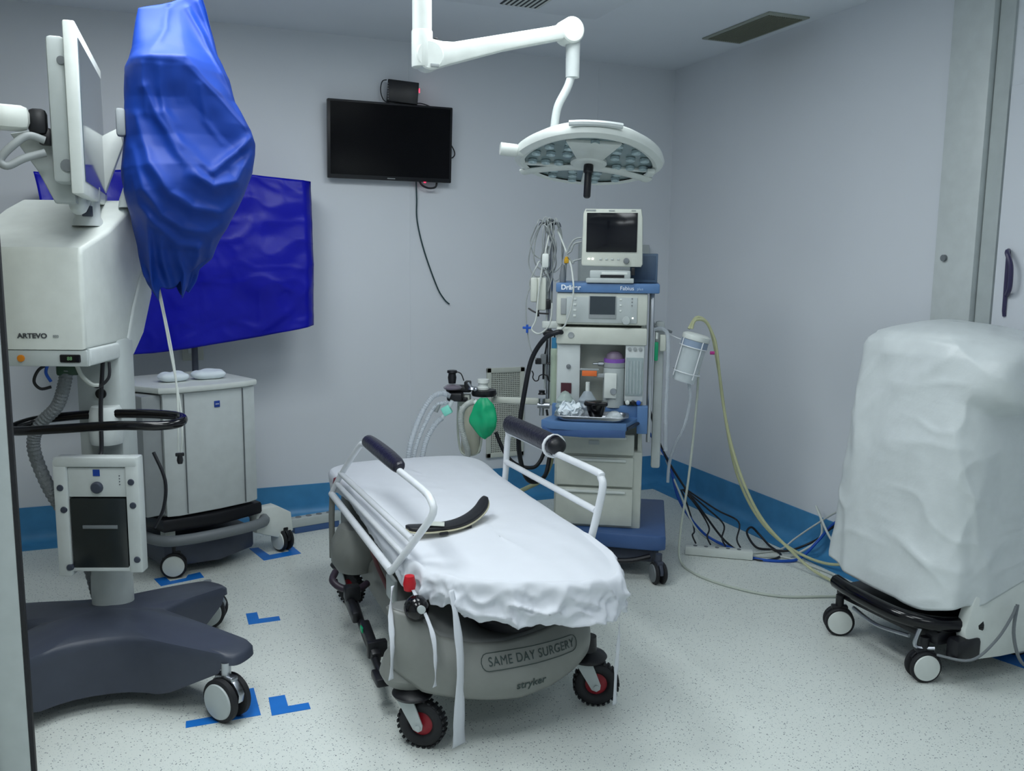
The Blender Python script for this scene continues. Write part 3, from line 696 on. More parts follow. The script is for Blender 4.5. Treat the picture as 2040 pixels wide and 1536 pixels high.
MB().tube([(rx+.045*math.cos(a),-.085,.795+.042*math.sin(a)) for a in [R(k*24) for k in range(15)]],.006,8,closed=True,smooth=0).obj('pad_collar', M_rail, st)
# rear frame post at left and corner bumpers
MB().tube([(-.37,.585,.50),(-.375,.585,.40),(-.375,.585,.22)],.013,10,smooth=0).obj('drip_post', M_bedgrey, st)
MB().ball((-.345,-.64,.455),(.038,.045,.04)).obj('corner_bumper', M_blackg, st)
MB().lathe([(0,0),(.017,0),(.02,.02),(.015,.045),(0,.05)],(-.355,-.60,.50)).obj('release_knob', M_red, st)
MB().lathe([(0,0),(.012,0),(.012,.012),(0,.014)],(-.345,-.688,.47),(0,-1,.2),14).obj('bumper_stud', M_lgrey, st)
MB().lathe([(0,0),(.014,0),(.016,.02),(.012,.04),(0,.045)],(-.345,.62,.52)).obj('release_knob', mat('dark_red_knob',(120,50,62),.4), st)
MB().box((-.335,-.3,.395),(.02,.09,.08),.006).obj('pipe_bracket', M_lgrey, st)
MB().tube([(-.325,.05,.42),(-.335,-.1,.40),(-.335,-.25,.37),(-.33,-.42,.30),(-.34,-.5,.25)],.008).obj('drain_pipe', mat('dark_red_rod',(92,50,48),.4), st)
# rear-left fairing and dark hook bumper
MB().lathe([(0,0),(.075,0),(.10,.04),(.10,.12),(.07,.18),(0,.19)],(-.33,.30,.26)).obj('rear_fairing', M_bedgrey, st)
MB().tube([(-.43,.22,.285),(-.45,.17,.27),(-.42,.13,.25),(-.36,.12,.245),(-.32,.15,.25)],.014,10).obj('hook_bumper', mat('dark_plum_plastic',(50,40,52),.4), st)
MB().lathe([(0,0),(.085,0),(.10,.03),(.085,.08),(.05,.13),(0,.135)],(-.34,-.56,.195)).obj('front_fairing', M_bedgrey, st)
# pedals along left side
pd = MB(); pd.box((-.40,.05,.20),(.03,.16,.045),.008,rx=R(8)).box((-.38,-.16,.155),(.035,.2,.04),.008,rx=R(14)).box((-.39,.10,.24),(.06,.05,.06),.01)
pd.tube([(-.38,.1,.2),(-.385,-.1,.155),(-.385,-.35,.11)],.014,10)
pd.box((-.39,-.36,.11),(.05,.09,.03),.008).box((-.37,-.22,.15),(.07,.03,.06),.006)
pd.obj('brake_pedal', M_black, st)
MB().box((-.402,-.12,.185),(.006,.03,.02),.002).obj('green_pedal_mark', M_green, st)
def bed_caster(loc, rz):
    r = .078
    fk = MB(); fk.lathe([(0,0),(.060,0),(.066,.010),(.060,.018),(.03,.03),(.028,.08),(0,.08)],(0,.03,.165))
    o = fk.obj('caster', M_black, st); o.location = loc; o.rotation_euler = (0,0,rz)
    arm = MB()
    for s_ in (-1,1):
        arm.prism([(.018,.166),(.075,.166),(.016,.068),(.0,.062),(-.012,.070),(-.014,.085)], s_*.033-.003, s_*.033+.003, axis='x', bev=.001)
        arm.lathe([(0,0),(.009,0),(.009,.006),(0,.007)],(s_*.036,0,r),(s_,0,0),14)
    arm.obj('fork', M_lgrey, o)
    ty = MB(); prof = []
    for k in range(15):
        a = 2*math.pi*k/14; prof.append((r-.022+.021*math.cos(a), .022*math.sin(a)))
    ty.lathe(prof,(0,0,r),(1,0,0),48)
    for k in range(26):
        a = 2*math.pi*k/26; ty.box((0,(r-.002)*math.cos(a),r+(r-.002)*math.sin(a)),(.034,.010,.006),.001,rx=a+math.pi/2)
    ty.obj('tyre', M_rubber, o)
    MB().lathe([(0,-.014),(.02,-.016),(.04,-.008),(.058,-.016),(.058,.016),(.04,.008),(.02,.016),(0,.014)],(0,0,r),(1,0,0),36).obj('wheel_hub', M_redhub, o)
    return o
c_ = bed_caster((-.325,-.63,0),R(52))
copy_part(c_,st,(.30,-.59,0),R(66)); copy_part(c_,st,(-.30,.58,0),R(30)); copy_part(c_,st,(.27,.58,0),R(60))

# sheet on stretcher
SO = [(-2.46,-1.13,.46,.0),(-2.11,-1.06,.46,0),(-1.78,-1.15,.46,0),(-1.785,-1.6,.485,0),(-1.795,-2.1,.485,0),(-1.80,-2.5,.46,0),(-1.83,-2.72,.435,.0),(-1.92,-2.86,.425,.012),(-2.08,-2.85,.425,.015),(-2.23,-2.80,.43,.015),(-2.38,-2.70,.455,.015),(-2.47,-2.52,.465,.01),(-2.485,-2.05,.485,0),(-2.47,-1.5,.49,0)]
SC = cat([(a,b,0) for a,b,_,_ in SO],24,True); SH = cat([(h,k,0) for _,_,h,k in SO],24,True); NS = len(SC)
cen0, cen1 = Vector((-2.12,-1.5,0)), Vector((-2.12,-2.35,0))
def sheet(u, v):
    i = int(round(u*NS))%NS; p = SC[i]; hz, out = SH[i].x, SH[i].y
    c0 = Vector((-2.12,-1.45+(p.y+1.06)/(-2.85+1.06)*(-2.4+1.45),0)); d = p-c0
    front = max(0,min(1,(-2.35-p.y)/.2))
    zt = .566+.004*noise.noise(Vector((p.x*6,p.y*6,0)))
    if v <= .55:
        t = v/.55; q = c0+d*t*.955
        z = zt-.012*t**6+.004*noise.noise(Vector((q.x*4,q.y*3,2)))*1+.003*noise.noise(Vector((q.x*14,q.y*6,7)))-.045*max(0,t-.6)**1.5*front
        if v < 1e-6: q.y = round(q.y/.02)*.02
        return Vector((q.x,q.y,z))
    t = (v-.55)/.45
    ang_ = min(1,t/.25)*math.pi/2
    s_ = d.normalized()
    k = .955+.045*math.sin(ang_)
    q = c0+d*k; zz = zt-.012-.03*(1-math.cos(ang_))
    if t > .25:
        tt = (t-.25)/.75; zz = zz+(hz-zz)*tt
        q = q + s_*(out-.012)*tt
    amp = (.006+.030*front)*min(1,t*2)
    P1 = Vector((p.x*7,p.y*7,zz*7)); P2 = Vector((p.x*15+zz*8,p.y*15,zz*13+4)); P3 = Vector((p.x*34-zz*14,p.y*30,zz*20+9))
    w_ = .9*crumple(P1)**3+.55*max(0,crumple(P2))**3+.18*crumple(P3)-.35
    q = q+s_*amp*w_
    zz += .012*front*noise.noise(P2)
    zz += .016*front*noise.noise(Vector((p.x*30,p.y*30,0)))*max(0,t-.6)*2.5+.006*noise.noise(Vector((p.x*20,p.y*20,4)))*t
    return Vector((q.x,q.y,zz))
sh = thing('bed_sheet','white disposable fitted sheet bunched over the stretcher mattress','sheet',(0,0,0))
mbs = MB().grid(lambda u,v: sheet(u,v) , NS, 56, closeu=True)
bmesh.ops.remove_doubles(mbs.bm, verts=[v for v in mbs.bm.verts if abs(v.co.x+2.12) < .012 and -2.5 < v.co.y < -1.4], dist=.004)
mbs.obj('sheet_cloth', M_sheet, sh, solid=.0015, sharp=180)
def strip(pts, w0, wn, seed, nm='tie_strip'):
    P_ = cat(pts,8)
    def f(u,v):
        i = min(len(P_)-1,int(round(u*(len(P_)-1)))); p = P_[i]
        ww = w0+(wn-w0)*u+.006*noise.noise(Vector((u*9,seed,0)))
        a = 1.1*noise.noise(Vector((u*3,seed,5)))+.4
        return p+Vector((ww*(v-.5)*math.cos(a), ww*(v-.5)*math.sin(a), 0))
    MB().grid(f, len(P_)-1, 3).obj(nm, M_sheet, sh, solid=.001, sharp=180)
strip([(-2.40,-2.72,.53),(-2.395,-2.75,.45),(-2.385,-2.76,.33),(-2.38,-2.74,.2),(-2.372,-2.71,.08),(-2.365,-2.69,.012)],.016,.055,1)
strip([(-2.50,-2.58,.53),(-2.475,-2.66,.47),(-2.46,-2.73,.40),(-2.455,-2.74,.30),(-2.455,-2.73,.24)],.010,.016,2)
strip([(-2.535,-2.55,.50),(-2.555,-2.60,.44),(-2.56,-2.64,.34),(-2.565,-2.64,.24)],.012,.020,3)
strip([(-1.875,-2.80,.43),(-1.87,-2.79,.33),(-1.865,-2.77,.2),(-1.855,-2.75,.08)],.010,.018,4)

# curved padded support lying on the sheet
sp = thing('arm_support','curved black padded board with a strip of tape lying on the sheet','pad',(0,0,0))
ctl = cat([(-2.42,-2.30,.592),(-2.34,-2.30,.586),(-2.25,-2.285,.584),(-2.18,-2.25,.590),(-2.12,-2.20,.605),(-2.075,-2.145,.627)],8)
def spf(off, wsc):
    def f(u,v):
        i = min(len(ctl)-1,int(round(u*(len(ctl)-1)))); p = ctl[i]
        a = ctl[max(0,i-1)]; b = ctl[min(len(ctl)-1,i+1)]; t = (b-a).normalized()
        side = Vector((-.15,.99,0)).normalized(); nrm = t.cross(side).normalized()
        if nrm.z < 0: nrm = -nrm
        w_ = .042*wsc*(1-.55*max(0,(u-.85)/.15)**2)*(1-.5*max(0,(.1-u)/.1)**2)
        return p+side*w_*(v-.5)*1.6+nrm*(off-.004*abs(v-.5))
    return f
MB().grid(spf(0,1.0), 40, 6).obj('board', M_beige, sp, solid=.006, sharp=60)
MB().grid(spf(.009,.97), 40, 6).obj('padding', M_black, sp, solid=.011, sharp=60)
MB().box((-2.325,-2.30,.6045),(.07,.045,.003),.001,rz=R(-18),ry=R(3)).obj('tape_strip', M_cream, sp)
MB().box((-2.20,-2.285,.577),(.03,.012,.01),.002).box((-2.30,-2.33,.577),(.03,.012,.01),.002).obj('clip', M_black, sp)

# ------------------------------------------------------------------ surgical lamp
lp = thing('surgical_lamp','white ceiling-mounted surgical lamp with a black centre handle','lamp',(0,0,0))
MB().cyl((-2.275,-2.0,2.18),(-2.275,-2.0,H),.034,n=28).obj('ceiling_tube', M_white, lp)
MB().cyl((-2.275,-2.0,2.165),(-2.275,-2.0,2.29),.037,n=28,bev=.004).obj('tube_sleeve', M_white, lp)
MB().lathe([(0,0),(.07,0),(.10,.02),(.10,.05),(0,.05)],(-2.275,-2.0,H-.05)).obj('ceiling_flange', M_white, lp)
# spring arm
ax0 = Vector((-2.255,-2.0,2.205)); ax1 = Vector((-1.69,-1.96,2.355))
dv = (ax1-ax0); aa = math.atan2(dv.z, math.hypot(dv.x,dv.y))
arm = MB().prism([(-.03,-.035),(-.01,-.05),(.06,-.042),(.30,-.026),(.55,-.024),(.60,-.03),(.60,.035),(.55,.028),(.50,.026),(.10,.03),(.06,.038),(.02,.052),(-.02,.05)],-.032,.032,axis='y',bev=.008)
arm.xf(Matrix.Translation(ax0) @ Matrix.Rotation(math.atan2(dv.y,dv.x),4,'Z') @ Matrix.Rotation(-aa,4,'Y')); arm.obj('spring_arm', M_white, lp)
MB().lathe([(0,0),(.045,0),(.05,.004),(.05,.066),(.045,.07),(0,.07)],ax0+Vector((0,-.035,0)),(0,1,0)).obj('elbow_joint', M_white, lp)
MB().box((-2.24,-2.035,2.17),(.03,.01,.012),.002).obj('lock_screw', M_grey, lp)
MB().box((-2.225,-2.0,2.262),(.014,.014,.018),.003).obj('stop_pin', M_black, lp)
MB().lathe([(0,0),(.042,0),(.047,.005),(.047,.075),(.042,.08),(0,.08)],ax1+Vector((0,-.04,.0)),(0,1,0)).obj('elbow_joint', M_white, lp)
MB().cyl((ax1.x+.018,ax1.y,2.19),(ax1.x+.018,ax1.y,2.36),.026,.028,n=20).obj('drop_sleeve', M_offw, lp)
MB().tube([(ax1.x+.015,ax1.y,2.20),(ax1.x-.005,ax1.y-.005,2.15),(ax1.x-.04,ax1.y-.01,2.09),(ax1.x-.052,ax1.y-.01,2.05),(-1.75,-1.97,1.99),(-1.76,-1.97,1.90)],.0155,12,smooth=6).obj('drop_tube', M_offw, lp)
# lamp head, tilted toward the entrance
HC = Vector((-1.615,-2.0,1.885))
HM = Matrix.Translation(HC) @ Matrix.Rotation(R(-22),4,'Z') @ Matrix.Rotation(R(-13),4,'X') @ Matrix.Rotation(R(3),4,'Y')
def hring(r_, z):
    out = []
    for k in range(72):
        a = 2*math.pi*k/72
        rr = r_*(1+.05*math.cos(3*(a+R(90))))
        out.append(Vector((rr*math.cos(a)*1.0*(1-.14*max(0,math.sin(a))), rr*math.sin(a)*1.0, z)))
    return out
hb = MB().loft([hring(.02,.062),hring(.16,.060),hring(.25,.048),hring(.283,.028),hring(.29,.008),hring(.285,-.008),hring(.262,-.018),hring(.245,-.012)],caps=False)
v_ = [hb.bm.verts.new(p) for p in hring(.02,.062)]; hb.bm.faces.new(v_)
hb.xf(HM).obj('head_shell', M_white, lp)
MB().loft([hring(.247,-.006),hring(.247,-.001)]).xf(HM).obj('lens_backing', M_lens, lp)
# radial spokes & inner disc, leaving windows
spk = MB(); spk.lathe([(0,-.024),(.06,-.024),(.07,-.016),(.07,.0),(0,.0)],(0,0,0))
spk.prism([(-.05,-.05),(-.10,-.22),(.10,-.22),(.05,-.05)],-.018,-.004,bev=.003)
for a in (R(-180),R(0),R(90)):
    spk.box((.16*math.cos(a),.16*math.sin(a)+(.0 if a > 1 and a < 2 else .05),-.010),(.2,.022,.012),.004,rz=a)
spk.xf(HM).obj('spokes', M_white, lp)
# curved front bridge
MB().tube([Vector((.25*k/8,.045+.10*(k/8)**2,-.016)) for k in range(-8,9)],(lambda t:(.024,.010)),10,smooth=2,flat=(0,1,0)).xf(HM).obj('bridge', M_white, lp)
lens = MB()
LP = []
for ring_, n_ in ((.115,7),(.165,11),(.215,15)):
    for k in range(n_):
        a = 2*math.pi*(k+.3)/n_; LP.append((ring_*math.cos(a), ring_*math.sin(a)))
first = None
for (x,y) in LP:
    if first is None:
        first = MB().lathe([(0,0),(.006,-.004),(.012,-.009),(.017,-.010),(.018,0)],(0,0,0),(0,0,1),16).obj('led_lens', M_led, lp)
        first.matrix_local = HM @ Matrix.Translation((x,y,-.008))
    else:
        q = first.copy(); COL.objects.link(q); q.parent = lp; q.matrix_local = HM @ Matrix.Translation((x,y,-.008))
MB().lathe([(0,0),(.017,0),(.019,-.01),(.019,-.03),(.014,-.035),(.0135,-.125),(.010,-.13),(0,-.13)],(0,-.01,-.022)).xf(HM).obj('sterile_handle', M_black, lp)
MB().cyl((-.28,.0,.0),(-.345,.0,.0),.024,n=20,bev=.003).cyl((-.255,0,0),(-.30,0,0),.02,n=20).xf(HM @ Matrix.Rotation(R(10),4,'Z')).obj('side_knob', M_white, lp)
MB().tube([Vector((.31*math.cos(R(a)),.31*math.sin(R(a)),.022)) for a in range(-108,-68,5)],.011,8,smooth=2).xf(HM).obj('rim_grip', M_offw, lp)
MB().box((.24,.02,-.03),(.03,.05,.02),.005).xf(HM).obj('rim_tab', M_white, lp)

# ------------------------------------------------------------------ anesthesia machine
OA = Vector((-1.116,-1.19,0)); TA = R(-30); RA = Matrix.Rotation(TA,4,'Z')
def AW(x,y,z): return OA+RA@Vector((x,y,z))
an = thing('anesthesia_machine','cream and blue anaesthesia machine with drawers beside the back corner','medical machine',OA,TA)
MB().box((.01,-.01,.41),(.42,.50,.38),.01).box((-.19,-.03,.9),(.02,.42,.62),.003).box((.205,-.03,.9),(.02,.42,.62),.003).box((0,-.13,.9),(.40,.02,.62)).obj('cabinet', M_cream, an)
for (z0_,z1_) in ((.583,.69),(.428,.578),(.235,.423)):
    d = MB().box((-.005,-.272,(z0_+z1_)/2),(.37,.02,z1_-z0_-.006),.006).obj('drawer', M_lgrey if False else M_cream, an)
    MB().box((-.005,-.284,z1_-.018),(.30,.018,.014),.005).obj('drawer_lip', M_white, d)
MB().box((-.01,-.2845,.645),(.05,.003,.02),.001).obj('drawer_label', M_lgrey, an)
b = MB().prism([(-.21,-.23),(-.1,-.33),(.30,-.37),(.34,-.35),(.35,.3),(-.21,.3)], .15,.225, bev=.012); b.obj('base_cover', M_mblue2, an)
MB().prism([(-.18,-.20),(-.08,-.30),(.28,-.34),(.31,-.31),(.31,.28),(-.18,.28)], .085,.149, bev=.01).obj('base_frame', M_dark, an)
MB().tube([(-.16,-.22,.11),(0,-.36,.10),(.16,-.37,.10),(.27,-.35,.12)],.012).obj('foot_rail', M_black, an)
ca = caster_part(an,(.31,-.38,0),R(20),r=.052,wt=.05,cap=M_mid,fork=M_dark,stem=.04)
for x,y in ((-.17,-.22),(.31,.26),(-.17,.26)): copy_part(ca,an,(x,y,0),R(10))
# upper control unit
MB().box((.01,-.06,1.28),(.425,.44,.15),.01).obj('control_unit', M_cream, an)
MB().box((.01,-.2815,1.275),(.33,.006,.12),.002).obj('control_panel', M_lgrey, an)
MB().box((.014,-.286,1.288),(.128,.004,.105),.001).obj('display_frame', M_grey, an)
MB().box((.014,-.2885,1.297),(.118,.002,.084)).obj('display', M_lcd, an)
MB().lathe([(0,0),(.02,0),(.018,.014),(0,.016)],(.125,-.285,1.228),(0,-1,0)).obj('rotary_knob', M_lgrey, an)
MB().lathe([(0,0),(.0035,0),(0,.003)],(.155,-.285,1.24),(0,-1,0),10).obj('power_light', M_glow, an)
for k in range(4): MB().box((-.115,-.2855,1.325-.026*k),(.014,.003,.010),.001).obj('key', M_white, an)
for k in range(3): MB().box((.098,-.2855,1.325-.026*k),(.010,.003,.008),.001).obj('key', M_white, an)
for k in range(3): MB().box((.150,-.2855,1.33-.016*k),(.006,.003,.004)).obj('indicator_mark', M_mid, an)
MB().box((-.168,-.2835,1.29),(.026,.006,.075),.002).obj('cylinder_gauge', M_grey, an)
MB().box((.035,-.06,1.377),(.48,.46,.044),.006).obj('top_bar', M_mblue, an)
text('Dr\u00e4ger', .032, (-.135,-.2915,1.378),(R(90),0,0), M_wink, an, bold=.001)
text('Fabius', .026, (.125,-.2915,1.377),(R(90),0,0), M_wink, an)
text('plus', .018, (.185,-.2915,1.375),(R(90),0,0), mat('pale_blue_ink',(170,196,226),.5), an)
MB().box((.012,-.06,1.152),(.425,.45,.08),.008).obj('drawer_unit', M_cream, an)
MB().lathe([(.0,0),(.013,0),(.015,.002),(.013,.004),(.010,.003),(0,.003)],(-.13,-.285,1.155),(0,-1,0)).obj('drawer_lock', M_grey, an)
MB().box((-.14,-.24,.97),(.11,.05,.28),.004).obj('inner_panel', M_offw, an)
MB().lathe([(0,0),(.010,0),(.011,.006),(.005,.008),(0,.008)],(-.14,-.266,1.005),(0,-1,0)).obj('inner_lock', M_mid, an)
MB().box((-.085,-.266,.97),(.002,.003,.27)).obj('panel_gap', M_black, an)
MB().box((-.15,-.267,.90),(.05,.004,.05)).obj('inner_socket', mat('dark_maroon',(70,30,40),.5), an)
MB().box((.17,-.245,.98),(.088,.06,.27),.004).obj('flowmeter_block', M_offw, an)
for k in range(3): MB().lathe([(.0,0),(.008,0),(.009,.002),(0,.004)],(.145+.025*k,-.277,1.095),(0,-1,0),16).obj('gauge', M_grey, an)
MB().box((.17,-.277,.965),(.08,.004,.18),.001).obj('flow_window', mat('flow_glass',(150,164,166),.15,spec=.6), an)
for k in range(5): MB().cyl((.14+.015*k,-.281,.885),(.14+.015*k,-.281,1.04),.0028,n=10).obj('flow_tube', M_clear, an)
for k,mm_ in enumerate((M_white,M_black,M_bcable)): MB().lathe([(0,0),(.011,0),(.010,.016),(.006,.018),(0,.018)],(.142+.026*k,-.28,.843),(0,-1,0),16).obj('flow_knob', mm_, an)
# shelf with bracket
MB().prism([(-.25,-.42),(-.2,-.455),(-.05,-.475),(.14,-.45),(.205,-.27),(-.20,-.24)], .735,.772, bev=.003).obj('shelf', M_mblue, an)
MB().prism([(-.245,-.435),(-.05,-.478),(.138,-.453),(.138,-.43),(-.05,-.455),(-.245,-.41)], .705,.74, bev=.003).obj('shelf_skirt', M_mblue2, an)
MB().box((0.0,-.262,.79),(.43,.03,.07),.004).box((.213,-.29,.765),(.05,.05,.13),.004).obj('shelf_backing', M_mblue, an)
MB().tube([(.145,-.44,.745),(.17,-.37,.748),(.2,-.30,.75)],.008).obj('shelf_slide', M_darksteel, an)
# side posts on right
for x,y in ((.245,-.2),(.245,.1)): MB().box((x,y,1.0),(.02,.03,.72),.004).obj('side_post', M_steel, an)
MB().box((.285,-.14,.86),(.045,.03,.72),.012).obj('hose_guard', M_offw, an)
MB().box((-.14,.05,1.03),(.0,.0,.0)) if False else None
MB().cyl((-.215,-.16,.8),(-.215,-.16,1.08),.022,n=20,bev=.006).obj('gas_cylinder', mat('pale_glass_green',(168,184,166),.25), an)
MB().cyl((-.215,-.16,1.08),(-.215,-.16,1.13),.018,n=20).obj('cylinder_collar', mat('teal_blue',(60,130,170),.4), an)

# patient monitor on top
pm = thing('patient_monitor','cream patient monitor, dark screen, on top of the anaesthesia machine','monitor',AW(.045,-.2,1.40),R(-30))
MB().box((0,0,.012),(.22,.2,.022),.004).box((.0,-.01,.04),(.19,.14,.04),.008).obj('mount', M_lgrey, pm)
MB().box((.02,-.075,.045),(.12,.012,.012),.002).obj('mount_rail', M_white, pm)
MB().box((.01,-.08,.032),(.11,.006,.012)).box((.105,-.07,.055),(.016,.02,.035),.002).obj('mount_slot', M_black, pm)
MB().prism([(-.135,.088),(-.13,.078),(.14,.075),(.148,.088),(.142,.30),(.135,.338),(-.12,.340),(-.13,.32)], -.085,.03,axis='y',bev=.008).obj('casing', M_cream, pm)
MB().box((.003,-.0865,.232),(.232,.004,.178),.001).obj('screen', M_screen, pm)
MB().lathe([(0,0),(.014,0),(.012,.012),(0,.014)],(.073,-.086,.103),(0,-1,0),20).obj('rotary_knob', M_mid, pm)
for k in range(4): MB().box((-.045+.027*k,-.0865,.110),(.012,.003,.007),.001).obj('key', M_lgrey, pm)
MB().box((-.1,-.0865,.111),(.01,.003,.005)).box((-.082,-.0865,.111),(.008,.003,.007)).obj('power_light', M_glow, pm)
text('nihon', .008, (.0,-.0868,.33),(R(90),0,0), M_grey, pm) if False else MB().box((0,-.0865,.331),(.026,.002,.004)).box((-.095,-.0865,.333),(.045,.002,.006)).box((.1,-.0865,.331),(.02,.002,.003)).obj('marking', M_grey, pm)
eb = thing('module_box','small grey-blue box standing behind the patient monitor','box',AW(.20,-.08,1.40),R(-30))
MB().box((0,0,.07),(.13,.14,.138),.004).obj('casing', mat('slate_blue',(88,110,134),.45), eb)
MB().box((0,-.071,.072),(.11,.003,.11),.001).obj('front_plate', mat('slate_blue_dark',(74,94,118),.45), eb)

# vaporizer
vp = thing('vaporizer','grey vaporizer with a purple collar mounted in the machine bay','vaporizer',AW(.075,-.235,.815),R(-30))
MB().lathe([(0,0),(.052,0),(.052,.185),(.048,.19),(0,.19)],(0,0,0)).obj('body', M_lgrey, vp)
MB().box((-.015,-.052,.105),(.06,.02,.12),.006).obj('front_plate', M_white, vp)
MB().lathe([(0,0),(.016,0),(.014,.01),(0,.011)],(-.0,-.062,.08),(0,-1,0),20).obj('filler_dial', M_steel, vp)
MB().lathe([(0,0),(.053,0),(.053,.022),(0,.022)],(0,0,.19)).obj('scale_ring', M_grey, vp)
MB().lathe([(0,0),(.05,0),(.05,.018),(0,.018)],(0,0,.212)).obj('purple_collar', M_purple, vp)
MB().lathe([(0,0),(.042,0),(.036,.02),(.02,.032),(0,.035)],(0,0,.23)).obj('dial_cap', mat('dusky_grey',(112,100,118),.5), vp)
MB().cyl((-.05,-.02,.205),(-.10,-.03,.205),.006,n=12).cyl((-.055,-.02,.205),(-.075,-.024,.205),.011,n=12).obj('port', M_steel, vp)
# glass flasks
def flask(loc, label, s=1, top=None):
    t = thing('breathing_flask',label,'flask',loc,0,'clear domes standing behind the tray')
    MB().lathe([(0,0),(.048*s,0),(.052*s,.02*s),(.044*s,.035*s),(.050*s,.05*s),(.040*s,.068*s),(.044*s,.08*s),(.03*s,.10*s),(.018*s,.12*s),(0,.128*s)],(0,0,0)).obj('dome', mat('greenish_glass',(196,214,206),.08,alpha=.45) if not top else mat('bluish_glass',(200,212,222),.08,alpha=.45), t)
    MB().lathe([(0,0),(.028*s,0),(.03*s,.05*s),(.022*s,.06*s),(0,.06*s)],(0,0,.003)).obj('inner_cup', M_clear, t)
    if top: MB().cyl((0,0,.12*s),(0,0,.165*s),.010,n=12).obj('stem', M_white, t)
    return t
flask(AW(-.15,-.31,.773),'greenish clear dome with ridges at the left behind the tray',.95)
flask(AW(-.045,-.31,.773),'bluish clear dome with a white stem behind the tray',1.0,True)
ol = thing('orange_clip','orange label clip above the clear domes','label',AW(-.04,-.275,.975),R(-30))
MB().box((0,0,0),(.07,.012,.026),.002).obj('label_plate', M_orange, ol)
MB().box((0,.005,.018),(.09,.02,.01),.003).box((.055,.01,-.01),(.07,.015,.02),.003).obj('bracket', M_grey, ol)
# steel tray & contents
ty = thing('instrument_tray','shallow steel tray resting on the blue shelf','tray',AW(-.02,-.385,.773),R(-30))
def tray(u,v):
    a = 2*math.pi*u; k=.35
    cx = math.copysign(abs(math.cos(a))**k, math.cos(a)); cy = math.copysign(abs(math.sin(a))**k, math.sin(a))
    pts_ = [(0,.002),(.82,.002),(.9,.008),(.96,.024),(1.03,.026),(1.04,.023)]
    x = v*(len(pts_)-1); i = min(len(pts_)-2,int(x)); t=x-i; r_ = pts_[i][0]+(pts_[i+1][0]-pts_[i][0])*t; z_ = pts_[i][1]+(pts_[i+1][1]-pts_[i][1])*t
    return Vector((.165*cx*r_,.078*cy*r_,z_))
MB().grid(tray, 72, 15, closeu=True).obj('pan', M_steel, ty, solid=.0015)
gz = thing('gauze_bundle','crumpled white gauze at the left of the steel tray','gauze',AW(-.115,-.385,.778),R(-30))
def gzf(u,v):
    a=2*math.pi*u; p=(v-.5)*math.pi; q=Vector((.055*math.cos(a)*math.cos(p),.045*math.sin(a)*math.cos(p),.036*(math.sin(p)+1)))
    return q+noise.noise_vector(q*45)*.022+noise.noise_vector(q*110)*.008
MB().grid(gzf, 60, 34, closeu=True).obj('gauze', M_gauze, gz, sharp=30)
bc = thing('black_mask','black rubber face mask lying in the steel tray','mask',AW(.0,-.39,.778),R(-30))
MB().lathe([(0,0),(.022,0),(.034,.02),(.042,.045),(.048,.07),(.042,.078),(0,.07)],(0,0,0),(0,0,1)).box((0,-.01,.075),(.11,.07,.02),.008).obj('mask_body', M_blackg, bc)
cm = thing('clear_mask','clear plastic mask lying at the right of the steel tray','mask',AW(.085,-.40,.778),R(-30))
MB().lathe([(0,.04),(.014,.04),(.03,.03),(.044,.008),(.045,0)],(0,0,0)).obj('mask_cone', M_clear, cm, solid=.0015)
MB().tube([(.04*math.cos(R(k*30)),.036*math.sin(R(k*30)),.006) for k in range(12)],.006,8,closed=True).obj('mask_rim', M_clear, cm)

# cable rack pole left of machine
rk = thing('cable_pole','slim grey pole with hooks at the left side of the anaesthesia machine','pole',AW(-.255,-.1,.62),R(-30))
MB().cyl((.0,0,.18),(.012,0,1.06),.010,n=14).obj('pole', M_steel, rk)
MB().cyl((-.015,0,.25),(-.005,0,.95),.005,n=10).obj('side_rod', M_lgrey, rk)
MB().box((.01,-.01,.57),(.08,.04,.035),.006).obj('pole_clamp', M_white, rk)
MB().box((-.01,-.015,.67),(.04,.04,.05),.008).tube([(-.03,-.02,.68),(-.05,-.03,.66),(-.05,-.03,.61)],.007).obj('clamp_lever', M_black, rk)
MB().box((.0,-.02,.53),(.05,.04,.03),.01).obj('hose_clip', M_black, rk)
MB().tube([(0,0,.55),(-.012,-.01,.44),(-.03,-.02,.39)],.004).tube([(.03,0,.53),(.035,-.01,.43),(.03,-.02,.40)],.004).obj('thin_hose', M_cable, rk)
MB().box((-.02,-.02,.40),(.03,.03,.05),.006).obj('hook_block', M_mid, rk)
hk = MB().box((-.045,-.03,.39),(.03,.02,.03),.004).tube([(-.01,-.02,.38),(.02,-.03,.378),(.04,-.03,.385)],.004).cyl((-.02,-.02,.30),(-.02,-.02,.39),.005)
for s_ in (-1,1): hk.tube([(-.02,-.02,.325),(-.02+s_*.02,-.02,.315),(-.02+s_*.025,-.02,.295),(-.02+s_*.04,-.02,.29),(-.02+s_*.052,-.02,.305),(-.02+s_*.05,-.02,.325),(-.02+s_*.058,-.02,.34)],.003)
hk.obj('hose_hook', M_black, rk)
MB().ball((.0,0,1.065),(.022,.02,.018)).tube([(0,0,1.05),(-.04,-.02,1.06),(-.05,-.02,1.04)],.006).tube([(0,0,1.05),(.04,-.02,1.06),(.05,-.02,1.04)],.006).obj('top_hook', M_dark, rk)
tp = thing('pressure_transducer','clear and cream transducer module with a small blue tap on the cable pole','module',AW(-.29,-.13,1.25),R(-30))
MB().box((0,0,.09),(.05,.03,.16),.01).box((-.035,-.01,.11),(.035,.03,.12),.01).obj('casing', M_cream, tp)
MB().tube([(-.06,-.02,.02),(-.02,-.03,.0),(.04,-.02,-.005)],.004).obj('bracket', M_black, tp)
MB().cyl((-.065,-.02,-.1),(-.065,-.02,-.06),.006).box((-.065,-.02,-.075),(.045,.01,.012),.003).obj('blue_tap', M_bcable, tp)
